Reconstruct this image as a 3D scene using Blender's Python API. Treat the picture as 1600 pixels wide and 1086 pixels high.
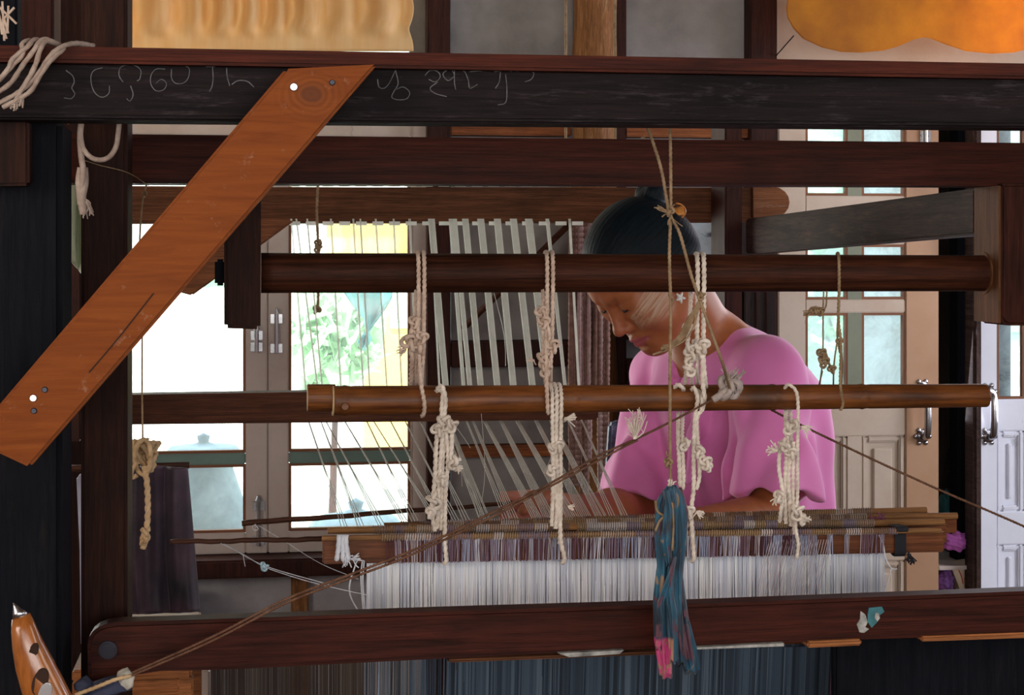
import bpy, bmesh, math, random
import numpy as np
from mathutils import Vector, Matrix
random.seed(7)
rng = np.random.default_rng(7)
for o in list(bpy.data.objects): bpy.data.objects.remove(o)
scene = bpy.context.scene
COL = scene.collection
PI = math.pi

# ------------------------------------------------------------------ camera
F = 2600.0; HY = 395.0; YAW = math.radians(8.53); CZ = 1.35
CAM = Vector((0, 0, CZ))
FWD = Vector((math.sin(YAW), math.cos(YAW), 0)); RGT = Vector((math.cos(YAW), -math.sin(YAW), 0)); UP = Vector((0, 0, 1))
cam_data = bpy.data.cameras.new('camera'); cam = bpy.data.objects.new('camera', cam_data); COL.objects.link(cam)
cam.location = CAM; cam.rotation_euler = (PI / 2, 0, -YAW)
cam_data.sensor_fit = 'HORIZONTAL'; cam_data.sensor_width = 36; cam_data.lens = F * 36 / 1600
cam_data.shift_y = -(543 - HY) / 1600.0
cam_data.clip_start = 0.05; cam_data.clip_end = 200
scene.camera = cam

# ------------------------------------------------------------------ light and exposure
scene.view_settings.view_transform = 'Standard'
scene.view_settings.look = 'None'
scene.view_settings.exposure = 0.72
scene.view_settings.gamma = 1.0
scene.view_settings.use_curve_mapping = False
W = bpy.data.worlds.new('sky'); scene.world = W; W.use_nodes = True
nt = W.node_tree; nt.nodes.clear()
wo = nt.nodes.new('ShaderNodeOutputWorld'); bg = nt.nodes.new('ShaderNodeBackground')
tc = nt.nodes.new('ShaderNodeTexCoord'); sep = nt.nodes.new('ShaderNodeSeparateXYZ')
cr = nt.nodes.new('ShaderNodeValToRGB')
cr.color_ramp.elements[0].position = 0.48; cr.color_ramp.elements[0].color = (.62, .66, .62, 1)
cr.color_ramp.elements[1].position = 0.75; cr.color_ramp.elements[1].color = (.78, .9, 1.0, 1)
mr = nt.nodes.new('ShaderNodeMapRange'); mr.inputs[1].default_value = -1; mr.inputs[2].default_value = 1
nt.links.new(tc.outputs['Generated'], sep.inputs[0]); nt.links.new(sep.outputs[2], mr.inputs[0])
nt.links.new(mr.outputs[0], cr.inputs[0]); nt.links.new(cr.outputs[0], bg.inputs[0]); nt.links.new(bg.outputs[0], wo.inputs[0])
bg.inputs[1].default_value = 2.4

sun_d = bpy.data.lights.new('sun', 'SUN'); sun_d.energy = 9.0; sun_d.angle = math.radians(1.5); sun_d.color = (1, .95, .86)
sun = bpy.data.objects.new('sun', sun_d); COL.objects.link(sun)
sun.rotation_euler = (math.radians(38), 0, math.radians(-25))

def area(name, loc, target, sx, sy, power, color):
    d = bpy.data.lights.new(name, 'AREA'); d.shape = 'RECTANGLE'; d.size = sx; d.size_y = sy; d.energy = power; d.color = color
    o = bpy.data.objects.new(name, d); COL.objects.link(o); o.location = loc
    o.rotation_euler = (Vector(target) - Vector(loc)).to_track_quat('-Z', 'Y').to_euler()
    return o
# daylight through the back-wall windows and right doors; the rest are added fill lamps
area('window_daylight', (-1.15, 4.42, 1.3), (-.5, 2, 1.1), 1.6, 1.2, 30, (1, .98, .90))
area('door_daylight', (2.45, 4.2, 1.5), (1.1, 2.2, 1.1), 1.2, 1.3, 15, (.92, .90, 1))
area('front_fill_left', (-2.4, -.6, 2.1), (.3, 2.2, 1.0), 1.4, 1.2, 32, (1, .86, .74))  # soft fill added from the camera side
area('front_fill_right', (2.6, .2, 2.0), (.9, 2.7, 1.0), 1.2, 1.2, 12, (1, .90, .84))
area('front_fill_low', (.2, -2.2, 1.15), (.4, 2, .95), 2.2, 1.0, 22, (1, .93, .90))  # low fill added to brighten the heddle threads
area('door_side_fill', (4.0, 2.9, 1.5), (1.35, 4.6, .9), 1.0, 1.2, 34, (.88, .90, 1))  # added to brighten doors and nook; the right wall has no window

# ------------------------------------------------------------------ pixel rays (photo taken as 1600 x 1086)
def ray(px, py): return FWD + RGT * ((px - 800) / F) + UP * (-(py - HY) / F)
def P(px, py, v):
    d = ray(px, py); return CAM + d * (v / d.y)
def C(px, py, Y): return CAM + ray(px, py) * Y

# ------------------------------------------------------------------ mesh helpers
LOC = {}
class MB:
    def __init__(s): s.v = []; s.f = []; s.c = None
    def add(s, vs, fs):
        n = len(s.v); s.v += [tuple(p) for p in vs]; s.f += [tuple(i + n for i in f) for f in fs]; return s
    def box(s, x0, x1, y0, y1, z0, z1):
        return s.add([(x0,y0,z0),(x1,y0,z0),(x1,y1,z0),(x0,y1,z0),(x0,y0,z1),(x1,y0,z1),(x1,y1,z1),(x0,y1,z1)],
                     [(0,3,2,1),(4,5,6,7),(0,1,5,4),(1,2,6,5),(2,3,7,6),(3,0,4,7)])
    def prism(s, pts, off):
        """closed polygon pts (front) extruded by the vector off"""
        n = len(pts); off = Vector(off)
        a = [Vector(p) for p in pts]; b = [p + off for p in a]
        fs = [tuple(range(n)), tuple(range(2*n-1, n-1, -1))] + [(i, i+n, (i+1) % n + n, (i+1) % n) for i in range(n)]
        return s.add(a + b, fs)
    def tube(s, path, r, n=8, cap=True, twist=0.0, lobes=0, amp=0.0, flat=1.0):
        path = [Vector(p) for p in path]; m = len(path)
        rs = r if hasattr(r, '__len__') else [r] * m
        T = []
        for i in range(m):
            t = path[min(i+1, m-1)] - path[max(i-1, 0)]
            T.append(t.normalized() if t.length > 1e-9 else Vector((0,0,1)))
        N = T[0].orthogonal().normalized(); base = len(s.v); dist = 0
        for i in range(m):
            if i: dist += (path[i] - path[i-1]).length
            N = N - T[i] * N.dot(T[i]); N = N.normalized() if N.length > 1e-6 else T[i].orthogonal().normalized()
            B = T[i].cross(N)
            for k in range(n):
                a = 2 * PI * k / n
                q = rs[i] * (1 + amp * math.cos(lobes * (a - twist * dist / max(lobes, 1)))) if lobes else rs[i]
                p = path[i] + N * (math.cos(a) * q) + B * (math.sin(a) * q * flat)
                s.v.append(tuple(p))
        for i in range(m-1):
            for k in range(n):
                a = base + i*n + k; b = base + i*n + (k+1) % n
                s.f.append((a, b, b+n, a+n))
        if cap:
            s.f.append(tuple(base + k for k in range(n))[::-1]); s.f.append(tuple(base + (m-1)*n + k for k in range(n)))
        return s
    def build(s, name, mat, parent=None, smooth=False, bevel=0, seg=2, col=None, kind=None):
        me = bpy.data.meshes.new(name)
        off = LOC.get(parent.name, Vector()) if parent else Vector()
        me.from_pydata([(p[0]-off[0], p[1]-off[1], p[2]-off[2]) for p in s.v], [], s.f)
        if bevel:
            bm = bmesh.new(); bm.from_mesh(me)
            ed = [e for e in bm.edges if len(e.link_faces) == 2 and e.calc_face_angle(0) > 0.5]
            bmesh.ops.bevel(bm, geom=ed, offset=bevel, segments=seg, affect='EDGES', clamp_overlap=True)
            bm.to_mesh(me); bm.free()
        me.validate(); me.update()
        if smooth: me.polygons.foreach_set('use_smooth', [True] * len(me.polygons))
        if col is not None and not bevel:
            a = me.color_attributes.new('tint', 'FLOAT_COLOR', 'POINT')
            a.data.foreach_set('color', np.asarray(col, dtype=np.float32).reshape(-1))
        o = bpy.data.objects.new(name, me); COL.objects.link(o)
        if mat: me.materials.append(mat)
        if parent: o.parent = parent; LOC[o.name] = off
        if kind: o['kind'] = kind
        return o
def thing(name, label, cat, loc=(0,0,0), group=None):
    o = bpy.data.objects.new(name, None); COL.objects.link(o); o.location = loc; LOC[o.name] = Vector(loc)
    o.empty_display_size = .05
    o['label'] = label; o['category'] = cat
    if group: o['group'] = group
    return o
def tag(o, label, cat, group=None):
    o['label'] = label; o['category'] = cat
    if group: o['group'] = group
    return o
def struct_(name, loc=(0,0,0)):
    o = bpy.data.objects.new(name, None); COL.objects.link(o); o.location = loc; LOC[o.name] = Vector(loc); o['kind'] = 'structure'; return o
def catmull(pts, step):
    pts = [Vector(p) for p in pts]
    if len(pts) < 3:
        n = max(2, int((pts[1]-pts[0]).length / step)); return [pts[0].lerp(pts[1], i/n) for i in range(n+1)]
    out = []; q = [pts[0]*2-pts[1]] + pts + [pts[-1]*2-pts[-2]]
    for i in range(1, len(q)-2):
        a, b, c, d = q[i-1:i+3]; n = max(2, int((c-b).length / step))
        for k in range(n):
            t = k/n
            out.append(.5*((2*b) + (c-a)*t + (2*a-5*b+4*c-d)*t*t + (3*b-a-3*c+d)*t**3))
    out.append(pts[-1]); return out
def rope(mb, pts, r, fine=True):
    """a laid cord: three strands twisted"""
    path = catmull(pts, r * (.55 if fine else 1.3))
    return mb.tube(path, r, n=12, lobes=3, amp=.26, twist=2.1/r)
def knot(mb, c, s, r, seed=0):
    """a lumpy overhand knot: a trefoil of cord"""
    c = Vector(c); rr = random.Random(seed); a0 = rr.random()*6; M = Matrix.Rotation(rr.uniform(-.6,.6), 3, 'Y') @ Matrix.Rotation(a0, 3, 'Z') @ Matrix.Rotation(PI/2, 3, 'X')
    pts = []
    for i in range(61):
        t = 2*PI*i/60
        pts.append(c + M @ Vector(((math.sin(t)+2*math.sin(2*t))*s/3, (math.cos(t)-2*math.cos(2*t))*s/3*1.1, -math.sin(3*t)*s*.45)))
    mb.tube(pts, r, n=10, lobes=3, amp=.2, twist=1.35/r); return mb
def tuft(mb, c, d, L, n, r, spread=.5, seed=0):
    """frayed yarn ends"""
    c = Vector(c); d = Vector(d).normalized(); rr = random.Random(seed)
    for i in range(n):
        e = (d + Vector((rr.gauss(0,spread), rr.gauss(0,spread*.6), rr.gauss(0,spread)))).normalized()*L*rr.uniform(.5,1.1)
        m = c + e*.5 + Vector((rr.gauss(0,.1), rr.gauss(0,.1), rr.gauss(0,.1)))*L
        mb.tube(catmull([c + Vector((rr.gauss(0,1),rr.gauss(0,1),rr.gauss(0,1)))*r, m, c+e], L/6), r, n=4)
    return mb

# ------------------------------------------------------------------ materials
def new_mat(name):
    m = bpy.data.materials.new(name); m.use_nodes = True; t = m.node_tree; b = t.nodes['Principled BSDF']
    return m, t, b
def ramp(t, fac, stops):
    r = t.nodes.new('ShaderNodeValToRGB'); e = r.color_ramp.elements
    while len(e) < len(stops): e.new(.5)
    for i, (p, c) in enumerate(stops): e[i].position = p; e[i].color = (*c, 1)
    t.links.new(fac, r.inputs[0]); return r.outputs[0]
def noise(t, vec, scale, detail=4, rough=.55, dist=0):
    n = t.nodes.new('ShaderNodeTexNoise'); n.inputs['Scale'].default_value = scale; n.inputs['Detail'].default_value = detail
    n.inputs['Roughness'].default_value = rough; n.inputs['Distortion'].default_value = dist
    if vec: t.links.new(vec, n.inputs['Vector'])
    return n.outputs['Fac']
def mapping(t, scale=(1,1,1), rot=(0,0,0), coord='Object', loc=(0,0,0)):
    c = t.nodes.new('ShaderNodeTexCoord'); m = t.nodes.new('ShaderNodeMapping')
    m.inputs['Scale'].default_value = scale; m.inputs['Rotation'].default_value = rot; m.inputs['Location'].default_value = loc
    t.links.new(c.outputs[coord], m.inputs['Vector']); return m.outputs[0]
def mix(t, a, b, fac, mode='MIX'):
    n = t.nodes.new('ShaderNodeMix'); n.data_type = 'RGBA'; n.blend_type = mode
    for s, x in ((n.inputs[6], a), (n.inputs[7], b)):
        if isinstance(x, tuple): s.default_value = (*x, 1)
        else: t.links.new(x, s)
    if isinstance(fac, (int, float)): n.inputs[0].default_value = fac
    else: t.links.new(fac, n.inputs[0])
    return n.outputs[2]
def math_(t, op, a, b=0.5, c=None):
    n = t.nodes.new('ShaderNodeMath'); n.operation = op
    for i, x in enumerate((a, b) if c is None else (a, b, c)):
        if isinstance(x, (int, float)): n.inputs[i].default_value = x
        else: t.links.new(x, n.inputs[i])
    return n.outputs[0]
def bump(t, b, h, strength=.3, dist=.002):
    n = t.nodes.new('ShaderNodeBump'); n.inputs['Strength'].default_value = strength; n.inputs['Distance'].default_value = dist
    t.links.new(h, n.inputs['Height']); t.links.new(n.outputs[0], b.inputs['Normal'])
def wood(name, dark, light, axis='X', rough=.5, scale=1.0, wear=None, spec=.14, rot=(0,0,0)):
    m, t, b = new_mat(name)
    sc = {'X': (1.0, 34, 34), 'Y': (26, 1.2, 26), 'Z': (26, 26, 1.2)}[axis]
    vec = mapping(t, tuple(q*scale for q in sc), rot)
    g = noise(t, vec, 3.2, 8, .68, .8)
    col = ramp(t, g, [(.3, dark), (.62, light)])
    vec2 = mapping(t, (1.6, 1.6, 1.6), coord='Object', loc=(3, 1, 2)); n2 = noise(t, vec2, 3.0, 4, .6)
    col = mix(t, col, tuple(q*.5 for q in dark), ramp(t, n2, [(.5, (0,0,0)), (.75, (.7,.7,.7))]))
    if wear:
        n3 = noise(t, mapping(t, {'X': (5,34,34), 'Y': (34,5,34), 'Z': (34,34,5)}[axis], loc=(5, 2, 7)), 2.2, 8, .8)
        col = mix(t, col, wear, ramp(t, n3, [(.54, (0,0,0)), (.72, (.75,.75,.75))]))
    gf = noise(t, mapping(t, tuple(q*3.1 for q in sc), rot), 6.0, 6, .75)
    col = mix(t, col, ramp(t, gf, [(.34, (.35,.35,.35)), (.66, (1.35,1.3,1.25))]), .8, 'MULTIPLY')
    t.links.new(col, b.inputs['Base Color']); b.inputs['Roughness'].default_value = rough
    b.inputs['Specular IOR Level'].default_value = spec
    bump(t, b, g, .35, .0015); return m
def plain(name, col, rough=.6, spec=.4, metal=0, var=.25, scale=8, bumpk=.15, trans=None):
    m, t, b = new_mat(name)
    n = noise(t, mapping(t), scale, 6, .65)
    c = ramp(t, n, [(.3, tuple(q*(1-var) for q in col)), (.7, tuple(min(1, q*(1+var*.6)) for q in col))])
    t.links.new(c, b.inputs['Base Color']); b.inputs['Roughness'].default_value = rough; b.inputs['Metallic'].default_value = metal
    b.inputs['Specular IOR Level'].default_value = spec
    if bumpk: bump(t, b, n, bumpk, .002)
    return m
def painted(name, col, stain, rough=.45, amount=.62, rust=None):
    m, t, b = new_mat(name)
    n = noise(t, mapping(t, (1,1,1)), 3.5, 8, .7); n2 = noise(t, mapping(t, (1,1,.35), loc=(4,4,1)), 14, 7, .75)
    c = mix(t, col, stain, ramp(t, n, [(.42, (0,0,0)), (.72, (amount,)*3)]))
    c = mix(t, c, tuple(q*.35 for q in stain), ramp(t, n2, [(.64, (0,0,0)), (.72, (.6,.6,.6))]))
    t.links.new(c, b.inputs['Base Color']); b.inputs['Roughness'].default_value = rough; bump(t, b, n2, .12, .002); return m
def tinted(name, rough=.8, spec=.2, var=.15, scale=60):
    """takes the thread colour from the 'tint' attribute: each thread its own dye"""
    m, t, b = new_mat(name); a = t.nodes.new('ShaderNodeAttribute'); a.attribute_name = 'tint'
    t.links.new(a.outputs['Color'], b.inputs['Base Color']); b.inputs['Roughness'].default_value = rough; b.inputs['Specular IOR Level'].default_value = spec
    return m

M = {}
M['beam_black'] = wood('beam_black_wood', (.0045,.003,.0045), (.017,.011,.012), 'X', .62, wear=(.075,.058,.066), spec=.08)
M['post_black'] = wood('post_black_wood', (.002,.003,.0055), (.0065,.007,.011), 'Z', .7, wear=(.016,.012,.012), spec=.08)
M['post_brown'] = wood('post_brown_wood', (.009,.0028,.0018), (.034,.0095,.005), 'Z', .6, spec=.1)
M['beam_red'] = wood('beam_red_wood', (.016,.0032,.0018), (.062,.013,.007), 'X', .55, spec=.1)
M['back_wood'] = wood('back_beam_wood', (.05,.018,.008), (.15,.060,.027), 'X', .6, spec=.1)
M['beam_brown'] = wood('beam_brown_wood', (.032,.0095,.0045), (.105,.036,.016), 'X', .55, spec=.1)
M['pole_wood'] = wood('round_pole_wood', (.012,.0035,.002), (.075,.023,.011), 'X', .55, spec=.1)
M['ledge_red'] = wood('ledge_red_wood', (.028,.005,.003), (.085,.017,.008), 'X', .55, spec=.1)
M['lit_side_wood'] = wood('lit_block_wood', (.06,.022,.009), (.17,.07,.03), 'Z', .6)
M['block_dark'] = wood('block_dark_wood', (.022,.006,.004), (.07,.02,.012), 'Z', .55, spec=.1)
M['grey_wood'] = wood('weathered_arm_wood', (.022,.012,.010), (.070,.042,.036), 'Y', .65, wear=(.16,.075,.05))
M['timber'] = wood('orange_timber', (.13,.05,.016), (.30,.135,.05), 'Z', .6, wear=(.42,.27,.15))
M['timber_dark'] = wood('wall_post_wood', (.018,.0055,.004), (.06,.017,.011), 'Z', .55)
M['timber_red'] = wood('wall_red_rail_wood', (.14,.042,.014), (.34,.115,.04), 'X', .55)
M['bench'] = wood('bench_orange_wood', (.20,.065,.02), (.42,.16,.055), 'X', .5)
M['shaft'] = wood('heddle_shaft_wood', (.10,.03,.012), (.22,.075,.03), 'X', .4)
M['rod'] = wood('heddle_rod_cane', (.17,.075,.028), (.36,.18,.075), 'X', .4)
M['stick'] = wood('dark_stick', (.035,.013,.008), (.09,.035,.02), 'X', .5)
M['cement'] = plain('grey_wall_board', (.29,.27,.265), .85, var=.45, scale=3.2, bumpk=.3)
M['cream'] = painted('cream_door_paint', (.54,.44,.35), (.38,.25,.17), rough=.4)
M['cream_win'] = painted('cream_window_paint', (.50,.43,.39), (.34,.24,.19))
M['white_blue'] = painted('white_door_paint', (.80,.82,.92), (.58,.58,.66), amount=.35)
M['green_rail'] = painted('green_rail_paint', (.13,.22,.19), (.07,.10,.09))
M['mullion_olive'] = painted('olive_mullion_paint', (.20,.22,.15), (.10,.12,.08))
M['orange_trim'] = plain('pane_trim_wood', (.20,.075,.03), .6)
M['floor'] = wood('floor_boards_wood', (.05,.03,.02), (.14,.08,.05), 'X', .5)
M['ceiling'] = wood('ceiling_boards_wood', (.06,.035,.022), (.16,.09,.055), 'X', .6)
M['chrome'] = plain('worn_chrome', (.5,.5,.52), .25, metal=1, var=.3)
M['dark_metal'] = plain('dark_metal', (.03,.03,.04), .3, metal=.7)
def rope_mat(name, a, b_, rough=.85):
    m, t, b = new_mat(name); n = noise(t, mapping(t), 60, 5, .7)
    t.links.new(ramp(t, n, [(.3, a), (.7, b_)]), b.inputs['Base Color']); b.inputs['Roughness'].default_value = rough
    b.inputs['Specular IOR Level'].default_value = .15; bump(t, b, noise(t, mapping(t), 900, 2), .3, .0006); return m
M['cord'] = rope_mat('white_cotton_cord', (.52,.43,.35), (.84,.74,.65))
M['cord_pink'] = rope_mat('aged_cotton_cord', (.42,.29,.22), (.70,.54,.44))
M['twine'] = rope_mat('jute_twine', (.16,.095,.05), (.36,.25,.15))
M['twine_dark'] = rope_mat('dark_twine', (.07,.03,.018), (.20,.10,.06))
M['cord_grey'] = rope_mat('grey_cotton_cord', (.22,.155,.13), (.46,.36,.30))
M['tan_rope'] = rope_mat('tan_rope', (.36,.22,.11), (.62,.44,.26))
M['white_thread'] = rope_mat('white_thread', (.55,.56,.62), (.8,.8,.85), .6)
M['cement_lightened'] = plain('lightened_lower_wall_board', (.42,.41,.43), .85, var=.4, scale=3.2, bumpk=.3)  # wall board colour raised to make up for shade below the window
M['warp'] = rope_mat('warp_yarn', (.86,.88,.83), (.95,.96,.93), .5)
M['threads'] = tinted('dyed_threads')
def add_translucent(m, fac):
    t = m.node_tree; b = t.nodes['Principled BSDF']; out = t.nodes['Material Output']
    tr = t.nodes.new('ShaderNodeBsdfTranslucent'); ms = t.nodes.new('ShaderNodeMixShader'); ms.inputs[0].default_value = fac
    l = b.inputs['Base Color'].links
    if l: t.links.new(l[0].from_socket, tr.inputs[0])
    t.links.new(b.outputs[0], ms.inputs[1]); t.links.new(tr.outputs[0], ms.inputs[2]); t.links.new(ms.outputs[0], out.inputs[0])
add_translucent(M['warp'], .5); add_translucent(M['threads'], .22)
# ================================================================== THE SETTING
WV = 4.60                                   # the back wall's inner face
def X(px, v): return P(px, 400, v).x
def Z(px, py, v): return P(px, py, v).z
XL, XR, YF, ZC = -2.9, 4.2, -2.6, 3.1
# floor of boards
fl = struct_('floor')
yb = YF
k = 0
while yb < 5.9:
    MB().box(XL, XR, yb+.003, yb+.147, -.04, -random.uniform(0,.002)).build('floor_board', M['floor'], fl); yb += .15; k += 1
MB().box(XL, XR, YF, 5.9, -.10, -.041).build('subfloor', M['floor'], fl)
# ceiling: boards on joists
ce = struct_('ceiling')
xb = XL
while xb < XR:
    MB().box(xb+.003, min(xb+.245, XR), YF, 5.0, ZC, ZC+.02).build('ceiling_board', M['ceiling'], ce); xb += .25
MB().box(XL, XR, YF, 5.0, ZC+.021, ZC+.06).build('roof_sheet', M['ceiling'], ce)
for y in (-1.5, -.3, .9, 2.1, 3.3): MB().box(XL, XR, y, y+.07, ZC-.10, ZC-.001).build('joist', M['ceiling'], ce, bevel=.004)
# side walls and the half-open veranda side
for nm, x0, x1 in (('wall_left', XL-.06, XL), ('wall_right', XR, XR+.06)):
    w = struct_(nm)
    y = YF
    while y < 5.9:
        MB().box(x0, x1, y+.002, min(y+.598, 5.9), 0, ZC).build('wall_board', M['cement'], w); y += .6
    s = x1 if nm == 'wall_left' else x0-.03
    for y in (-1.4, -.2, 1.0, 2.2, 3.4): MB().box(s, s+.03, y, y+.07, 0, ZC).build('wall_post', M['timber_dark'], w, bevel=.003)
wf = struct_('wall_front')
MB().box(XL, -1.9, YF-.05, YF, 0, ZC).build('wall_board', M['cement'], wf)
MB().box(2.9, XR, YF-.05, YF, 0, ZC).build('wall_board', M['cement'], wf)
MB().box(-1.9, 2.9, YF-.05, YF, 0, .95).build('parapet', M['cement'], wf)
MB().box(-1.9, 2.9, YF-.05, YF, 2.35, ZC).build('lintel', M['timber_dark'], wf)

# back wall: boards framed by posts and rails
wb = struct_('wall_back')
T = .03
def wpanel(px0, px1, z0, z1, mat='cement', v0=WV, v1=WV+T, name='wall_board', bevel=0):
    return MB().box(X(px0,v0), X(px1,v0), v0, v1, z0, z1).build(name, M[mat], wb, bevel=bevel)
zw0, zw1 = Z(420, 868, WV), Z(420, 184, WV)      # window opening
zS = Z(420, 892, WV)                              # underside of the sill beam
wpanel(-900, 118, 0, ZC)                          # left of the window
zT = Z(420, 118, WV)
wpanel(118, 668, zw1+.028, zT)                     # above the window, below the added backlight opening
wpanel(118, 200, zT, ZC); wpanel(640, 668, zT, ZC); MB().box(X(120,WV), X(668,WV), WV-.03, WV+.03, ZC-.06, ZC).build('backlight_head', M['timber_dark'], wb, bevel=.003)
wpanel(95, 455, 0, zS+.02, 'cement_lightened'); wpanel(482, 690, 0, zS+.02, 'cement_lightened')
wpanel(455, 482, 0, zS+.02, 'timber', WV-.03, WV+.02, 'wall_post', .003)
wpanel(668, 704, 0, ZC, 'timber_dark', WV-.06, WV+.03, 'wall_post', .004)
wpanel(112, 150, 0, ZC, 'timber_dark', WV-.05, WV+.03, 'wall_post', .004)
# boards of the middle bay, split by rails
zr = [0, Z(800,712,WV), Z(800,694,WV), Z(800,572,WV), Z(800,532,WV), Z(800,213,WV), Z(800,196,WV), ZC]
for a, b_ in ((705, 895), (978, 1172)):
    for i in (0, 2, 4, 6): wpanel(a, b_, zr[i]+.002, zr[i+1]-.002)
wpanel(704, 893, zr[1], zr[2], 'timber_red', WV-.03, WV+.02, 'wall_rail', .003)
wpanel(704, 893, zr[3], zr[4], 'timber_dark', WV-.04, WV+.02, 'wall_rail', .003)
wpanel(704, 893, zr[5], zr[6], 'timber_red', WV-.04, WV+.02, 'wall_rail', .003)
wpanel(978, 1172, zr[5], zr[6], 'timber_red', WV-.04, WV+.02, 'wall_rail', .003)
wpanel(978, 1120, Z(1000,600,WV), Z(1000,560,WV), 'beam_brown', WV-.04, WV+.02, 'wall_rail', .003)
wpanel(978, 1120, Z(1000,530,WV), Z(1000,512,WV), 'beam_brown', WV-.03, WV+.02, 'wall_rail', .003)
# rough round timber post
xa, xb_ = X(896,WV-.08), X(962,WV-.08); cx_ = (xa+xb_)/2; rr_ = (xb_-xa)/2
pts = [(cx_+.006*math.sin(z*3.1), WV-.09, z) for z in np.linspace(0, ZC, 40)]
MB().tube(pts, [rr_*(1+.05*math.sin(i*1.7)+.03*math.sin(i*.6)) for i in range(40)], n=20).build('round_post', M['timber'], wb, smooth=True)
wpanel(962, 979, 0, ZC, 'timber_dark', WV-.04, WV+.03, 'wall_post', .003)
wpanel(1172, 1214, 0, ZC, 'timber_dark', WV-.06, WV+.03, 'wall_post', .004)
# over the doors
zD1 = Z(1340, 150, WV)
zU = Z(1400, 30, WV)
wpanel(1214, 1760, zD1+.05, zU, 'cream', name='over_door_board'); wpanel(1214, 1285, zU, ZC, 'cream', name='over_door_board'); wpanel(1720, 1760, zU, ZC, 'cream', name='over_door_board')
wpanel(1214, 1762, zD1, zD1+.05, 'timber_dark', WV-.05, WV+.03, 'door_lintel', .003)
wpanel(1762, 2900, 0, ZC)
# sill beam
sb = MB().box(X(150,WV-.10), X(668,WV-.10), WV-.10, WV+.02, zS, Z(420,864,WV)).build('sill_beam', M['timber_dark'], wb, bevel=.006)
MB().box(X(700,WV+.03), X(1216,WV+.03), WV+.032, WV+.05, 0, ZC).build('leak_backing', M['cement'], wb)  # unseen sheet added behind the middle bay to stop light leaks
# skirting
bb = MB().box(X(118,WV), X(1172,WV), WV-.02, WV, 0, .09).build('baseboard_back', M['timber_dark'], None); bb['kind'] = 'structure'

# ---- glass
def glass_mat(name, dirt, amount, col=(1,1,1), scale=6):
    m, t, b = new_mat(name); t.nodes.remove(b)
    out = t.nodes['Material Output']
    tr = t.nodes.new('ShaderNodeBsdfTransparent'); tr.inputs[0].default_value = (*col, 1)
    gl = t.nodes.new('ShaderNodeBsdfGlossy'); gl.inputs['Roughness'].default_value = .06
    di = t.nodes.new('ShaderNodeBsdfTranslucent'); di.inputs[0].default_value = (*dirt, 1)
    df = t.nodes.new('ShaderNodeBsdfDiffuse'); df.inputs[0].default_value = (*dirt, 1)
    a = t.nodes.new('ShaderNodeAddShader'); m1 = t.nodes.new('ShaderNodeMixShader'); m2 = t.nodes.new('ShaderNodeMixShader'); m3 = t.nodes.new('ShaderNodeMixShader')
    t.links.new(di.outputs[0], m3.inputs[1]); t.links.new(df.outputs[0], m3.inputs[2]); m3.inputs[0].default_value = .35
    n = noise(t, mapping(t), scale, 8, .7, .6)
    f = ramp(t, n, [(.35, (amount*.35,)*3), (.7, (amount,)*3)])
    t.links.new(f, m1.inputs[0]); t.links.new(tr.outputs[0], m1.inputs[1]); t.links.new(m3.outputs[0], m1.inputs[2])
    m2.inputs[0].default_value = .05; t.links.new(m1.outputs[0], m2.inputs[1]); t.links.new(gl.outputs[0], m2.inputs[2])
    t.links.new(m2.outputs[0], out.inputs[0]); return m
M['glass_clear'] = glass_mat('window_glass', (.9,.95,.95), .12, (.97,1,.98))
M['glass_frost'] = glass_mat('frosted_backlight_glass', (.86,.92,.84), .9, (1,1,.97), 2)
M['glass_dusty'] = glass_mat('dusty_door_glass', (.74,.88,.92), .7, (.93,.98,1), 9)
for a_, b2_, z_ in ((200, 420, zT), (424, 640, zT), (1285, 1500, zU), (1504, 1720, zU)): MB().box(X(a_,WV), X(b2_,WV), WV+.005, WV+.012, z_, ZC-.001).build('backlight_pane', M['glass_frost'], wb)  # unseen glazed openings, added so daylight glows through the hangings
for a_, z_ in ((422, zT), (1502, zU)): MB().box(X(a_,WV)-.008, X(a_,WV)+.008, WV-.01, WV+.02, z_, ZC).build('backlight_bar', M['timber_dark'], wb)

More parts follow.
